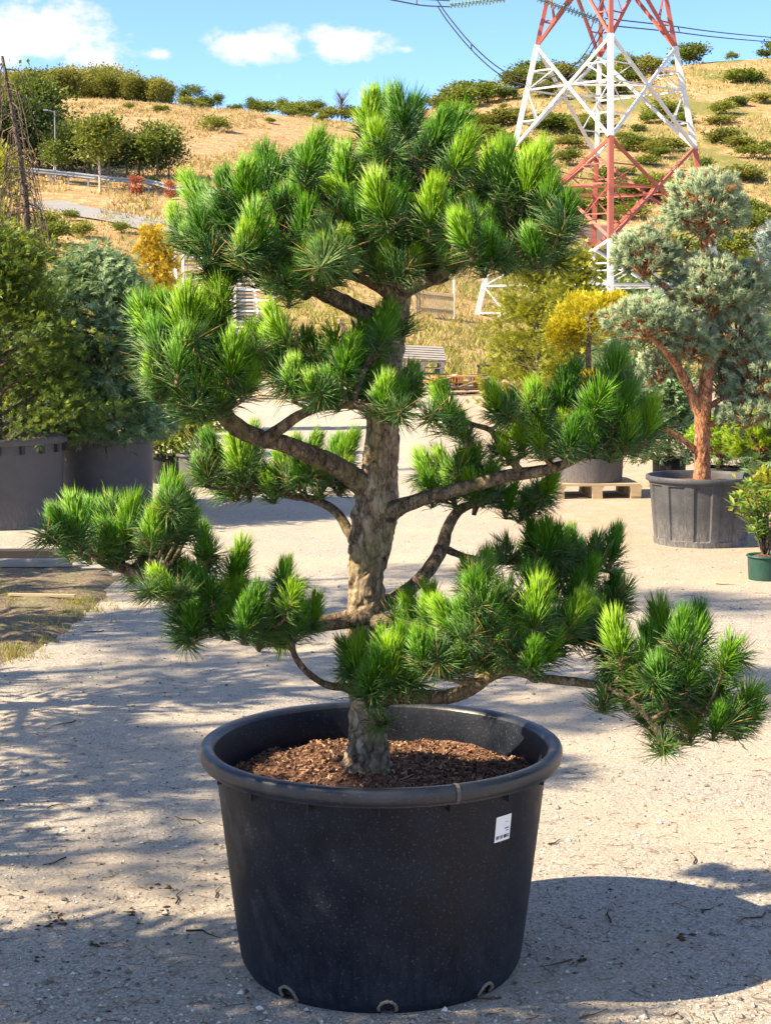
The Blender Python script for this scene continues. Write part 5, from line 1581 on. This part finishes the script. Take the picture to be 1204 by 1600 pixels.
    house(893, 112, 5.5, 4, 2.0, 1.6, 'plank_tan', 'roof_brown', 'brown roofed barn behind the pylon legs', .1)
    house(1172, 100, 3.0, 2.4, 1.4, .5, 'plank_grey', 'plank_grey', 'low grey shed on the slope right of the pylon', -.1)


M['roof_brown'] = mat_plain('brown_roof_sheet', (.14, .095, .085), .7, .25, 2, stretch=(6, 1, 1))
M['van_glass'] = mat_plain('dark_van_glass', (.02, .035, .05), .08, .2, 2, .8)
build_left_plants()
build_right_plants()
build_yard_things()

# ------------------------------------------------------------------ ground details
def mat_bed():
    t = NT('dry_bed_soil'); p = t.pos()
    n = t.noise(p, 40, 6, .7); n2 = t.noise(p, 5, 5, .6)
    c = t.ramp(n, [(.3, (.07, .05, .038)), (.5, (.19, .145, .105)), (.7, (.36, .29, .21))])
    c = t.mix(t.ramp(n2, [(.45, 0), (.6, .6)]), c, (.20, .20, .10))
    return t.done(t.bsdf(c, .95, t.bump(n, 1, .015), .1))


def build_ground_details():
    M['bed'] = mat_bed()
    # soil bed at the left edge of the yard
    pts = [(-260, 872), (-60, 880), (60, 884), (150, 886), (188, 900), (165, 930), (128, 975), (60, 1018), (0, 1040), (-120, 1060), (-300, 1070)]
    P = [on_ground(x, y) for x, y in pts]; C = Vector((sum(p.x for p in P) / len(P), sum(p.y for p in P) / len(P), 0))
    ring = []
    for i in range(len(P)):
        a, b = P[i], P[(i + 1) % len(P)]
        for k in range(10):
            q = a.lerp(b, k / 10); d = (q - C).normalized(); ring.append(q + d * .10 * mnoise.noise((q.x * 5, q.y * 5, 2)) + d * .05 * mnoise.noise((q.x * 20, q.y * 20, 2)))
    V = []; n = len(ring); rows = 12
    for j in range(1, rows + 1):
        for q in ring:
            p = C.lerp(q, j / rows); e = 1 - j / rows
            V.append((p.x, p.y, .004 + (.03 * min(1, e * 4) * (.5 + mnoise.noise((p.x * 4, p.y * 4, 0)))) if j < rows else -.004))
    V.append((C.x, C.y, .03)); F = []
    for j in range(rows - 1):
        for k in range(n):
            a, b = j * n + k, j * n + (k + 1) % n; F += [[a, a + n, b + n], [a, b + n, b]]
    F += [[rows * n, k, (k + 1) % n] for k in range(n)]
    g = G(); g.add(V, F); tag(obj('soil_bed', g.mesh('soil_bed', M['bed'], True)), 'brown soil bed at the edge of the gravel', kind='structure')
    pts = []
    for (x, y, sx, sy, k) in ((125, 948, 34, 16, 90), (10, 935, 18, 8, 40), (20, 1022, 30, 9, 60), (60, 975, 40, 20, 30), (65, 1000, 30, 10, 14)):
        for i in range(k):
            p = on_ground(x + RNG.gauss(0, sx * .6), y + RNG.gauss(0, sy * .6)); pts.append((p.x, p.y, .0))
    grass_patch('bed_grass', 'thin green grass tufts on the soil bed', pts, .05, 8, .8, .0022)
    # beams and laths lying on the bed
    def beam(x0, y0, x1, y1, w, h, mat, lab, z=.0):
        a, b = on_ground(x0, y0), on_ground(x1, y1); a.z = b.z = z + h / 2
        e = (b - a); g = G(); m = 7
        for i in range(m):
            pass
        g.bar(-e / 2, e / 2, w, h); me = g.mesh('beam', M[mat])
        return tag(obj('timber', me, None, (a + b) / 2), lab, 'timber')
    beam(-300, 878, 112, 876, .14, .07, 'plank_dark', 'long dark beam lying beyond the soil bed', .01)
    beam(-300, 889, 112, 887, .10, .045, 'plank_grey', 'grey beam lying before the long dark beam', .015)
    beam(14, 938, 118, 940, .03, .014, 'plank_tan', 'thin pale lath on the soil bed', .03)
    # loose stones: one scatter of grit near the camera
    g = G(); ico = np.array([[0, 0, 1], [1, 0, 0], [0, 1, 0], [-1, 0, 0], [0, -1, 0], [0, 0, -1]], float)
    fi = np.array([[0, 1, 2], [0, 2, 3], [0, 3, 4], [0, 4, 1], [5, 2, 1], [5, 3, 2], [5, 4, 3], [5, 1, 4]])
    for i in range(15000):
        py = 1600 - 760 * NR.random() ** 1.3; px = NR.uniform(-60, 1270)
        p = on_ground(px, min(1640, py)); s = min(.011, .0014 * math.exp(abs(NR.normal(0, .62))) * (1 + .07 * p.y))
        if (p.x - POT.x) ** 2 + (p.y - POT.y) ** 2 < .37 ** 2: continue
        v = ico * NR.uniform(.6, 1.3, (6, 3)) * s * np.array([1.2, 1, .7]); a = NR.random() * 6.28
        v = np.stack([v[:, 0] * math.cos(a) - v[:, 1] * math.sin(a), v[:, 0] * math.sin(a) + v[:, 1] * math.cos(a), v[:, 2]], 1)
        g.add(v + np.array([p.x, p.y, s * .3]), fi, 0, NR.random())
    t = NT('grit_stone'); M['grit'] = t.done(t.bsdf(t.ramp(t.attr(), [(0, (.10, .095, .09)), (.35, (.28, .25, .22)), (.7, (.46, .42, .36)), (1, (.66, .63, .58))]), .9, None, .2))
    tag(obj('loose_grit', g.mesh('loose_grit', M['grit'])), 'loose grit and small stones over the gravel yard', 'gravel', kind='stuff')
    # fallen needles, twigs, bits of bark
    g = G()
    for i in range(1500):
        py = 1600 - 730 * NR.random() ** 1.1; px = NR.uniform(-60, 1270); p = on_ground(px, py)
        if (p.x - POT.x) ** 2 + (p.y - POT.y) ** 2 < .39 ** 2: continue
        k = NR.random(); a = NR.random() * 6.28; d = Vector((math.cos(a), math.sin(a), 0))
        if k < .75:
            l_ = NR.uniform(.02, .07); q = Vector((-d.y, d.x, 0)) * NR.normal(0, .012)
            g.tube([p + Vector((0, 0, .003)), p + d * l_ * .5 + q + Vector((0, 0, .005)), p + d * l_ + Vector((0, 0, .003))], .0009, 3, 0, NR.uniform(.2, 1))
        elif k < .775:
            l_ = NR.uniform(.04, .13); P = [p + d * l_ * f + Vector((-d.y, d.x, 0)) * NR.normal(0, .012) + Vector((0, 0, .005)) for f in (0, .3, .6, 1)]
            g.tube(P, [.003, .0028, .002, .001], 4, 0, NR.uniform(0, .35))
        else:
            s = NR.uniform(.002, .006); g.add(ico * NR.uniform(.5, 1.4, (6, 3)) * s * np.array([1.5, 1, .5]) + np.array([p.x, p.y, s * .3]), fi, 0, NR.uniform(.1, .5))
    for (px, py) in ((88, 1432), (95, 1440), (258, 1420), (262, 1388), (205, 1430), (80, 1445), (150, 1475), (60, 1500), (1060, 1465), (905, 1500)):
        for q in range(6):
            p = on_ground(px + NR.normal(0, 9), py + NR.normal(0, 5)); s = NR.uniform(.003, .009)
            g.add(ico * NR.uniform(.4, 1.5, (6, 3)) * s * np.array([1.4, 1, .6]) + np.array([p.x, p.y, s * .3]), fi, 0, NR.uniform(.05, .4))
    t = NT('litter'); M['litter'] = t.done(t.bsdf(t.ramp(t.attr(), [(0, (.03, .022, .016)), (.4, (.12, .075, .04)), (.8, (.30, .19, .09)), (1, (.42, .30, .16))]), .9, None, .2))
    tag(obj('litter', g.mesh('litter', M['litter'])), 'fallen needles, twigs and bark bits on the gravel', 'litter', kind='stuff')


# ------------------------------------------------------------------ the nursery row whose shade falls across the yard
def build_shade_row():
    rows = [(-3.3, 3.3, 3.0, 14, .85), (-3.7, 5.2, 3.9, 8, 1), (-3.9, 6.6, 4.4, 9, 1), (-4.4, 8.6, 4.4, 8, 1), (-4.9, 10.4, 3.0, 6, 1), (-7.2, 3.4, 6.4, 7, 1), (-7.5, 6.2, 7.2, 9, 1), (-7.6, 8.8, 7.0, 9, 1), (-2.2, 1.6, 2.4, 7, 1), (-7.9, 4.7, 9.0, 10, .85), (-8.3, 6.9, 9.4, 10, .85)]
    for i, (x, y, h, npad, fz) in enumerate(rows):
        rg = np.random.default_rng(200 + i); r2 = random.Random(200 + i)
        e = empty('layered_pine', Vector((x, y, 0)), 'layered pine in the nursery row shading the gravel yard', 'tree', 'pines of the shading row')
        g = G(); C = spline([(0, 0, -.05, .07), (r2.uniform(-.1, .1), 0, h * .35, .06), (r2.uniform(-.15, .15), r2.uniform(-.1, .1), h * .7, .045), (0, 0, h * .97, .02)], 24)
        g.tube(C[:, :3].tolist(), C[:, 3].tolist(), 8)
        gg = G()
        for k in range(npad):
            f = (.30 if fz == 1 else .62) + (.68 if fz == 1 else .37) * (k + r2.random() * .6) / npad; a = k * 2.4 + r2.uniform(-.5, .5); l_ = r2.uniform(.25, .95) * (1.25 - f * .7)
            c = np.array([math.cos(a) * l_, math.sin(a) * l_, f * h]); b = C[int(f * 23)]
            g.tube([(b[0], b[1], f * h - .12), tuple(c * np.array([.6, .6, 1]) + np.array([0, 0, -.1])), tuple(c)], [.025, .02, .008], 5)
            rx = r2.uniform(.28, .52); n = 360
            d = rdirs(n, .1, rg); P = d * np.array([rx, rx, .10]) * rg.uniform(.3, 1, (n, 1)) + c
            V, F = leaves(P, unit(d + np.array([0, 0, .9]) + rg.normal(0, .4, (n, 3))), rdirs(n, 0, rg), .12, .03, .1)
            gg.add(V, F, 0, rg.random(len(V)))
        obj('trunk', g.mesh('trunk', M['branch'], True), e)
        obj('crown', gg.mesh('crown', [M['needle_old']]), e)


build_ground_details()
build_shade_row()
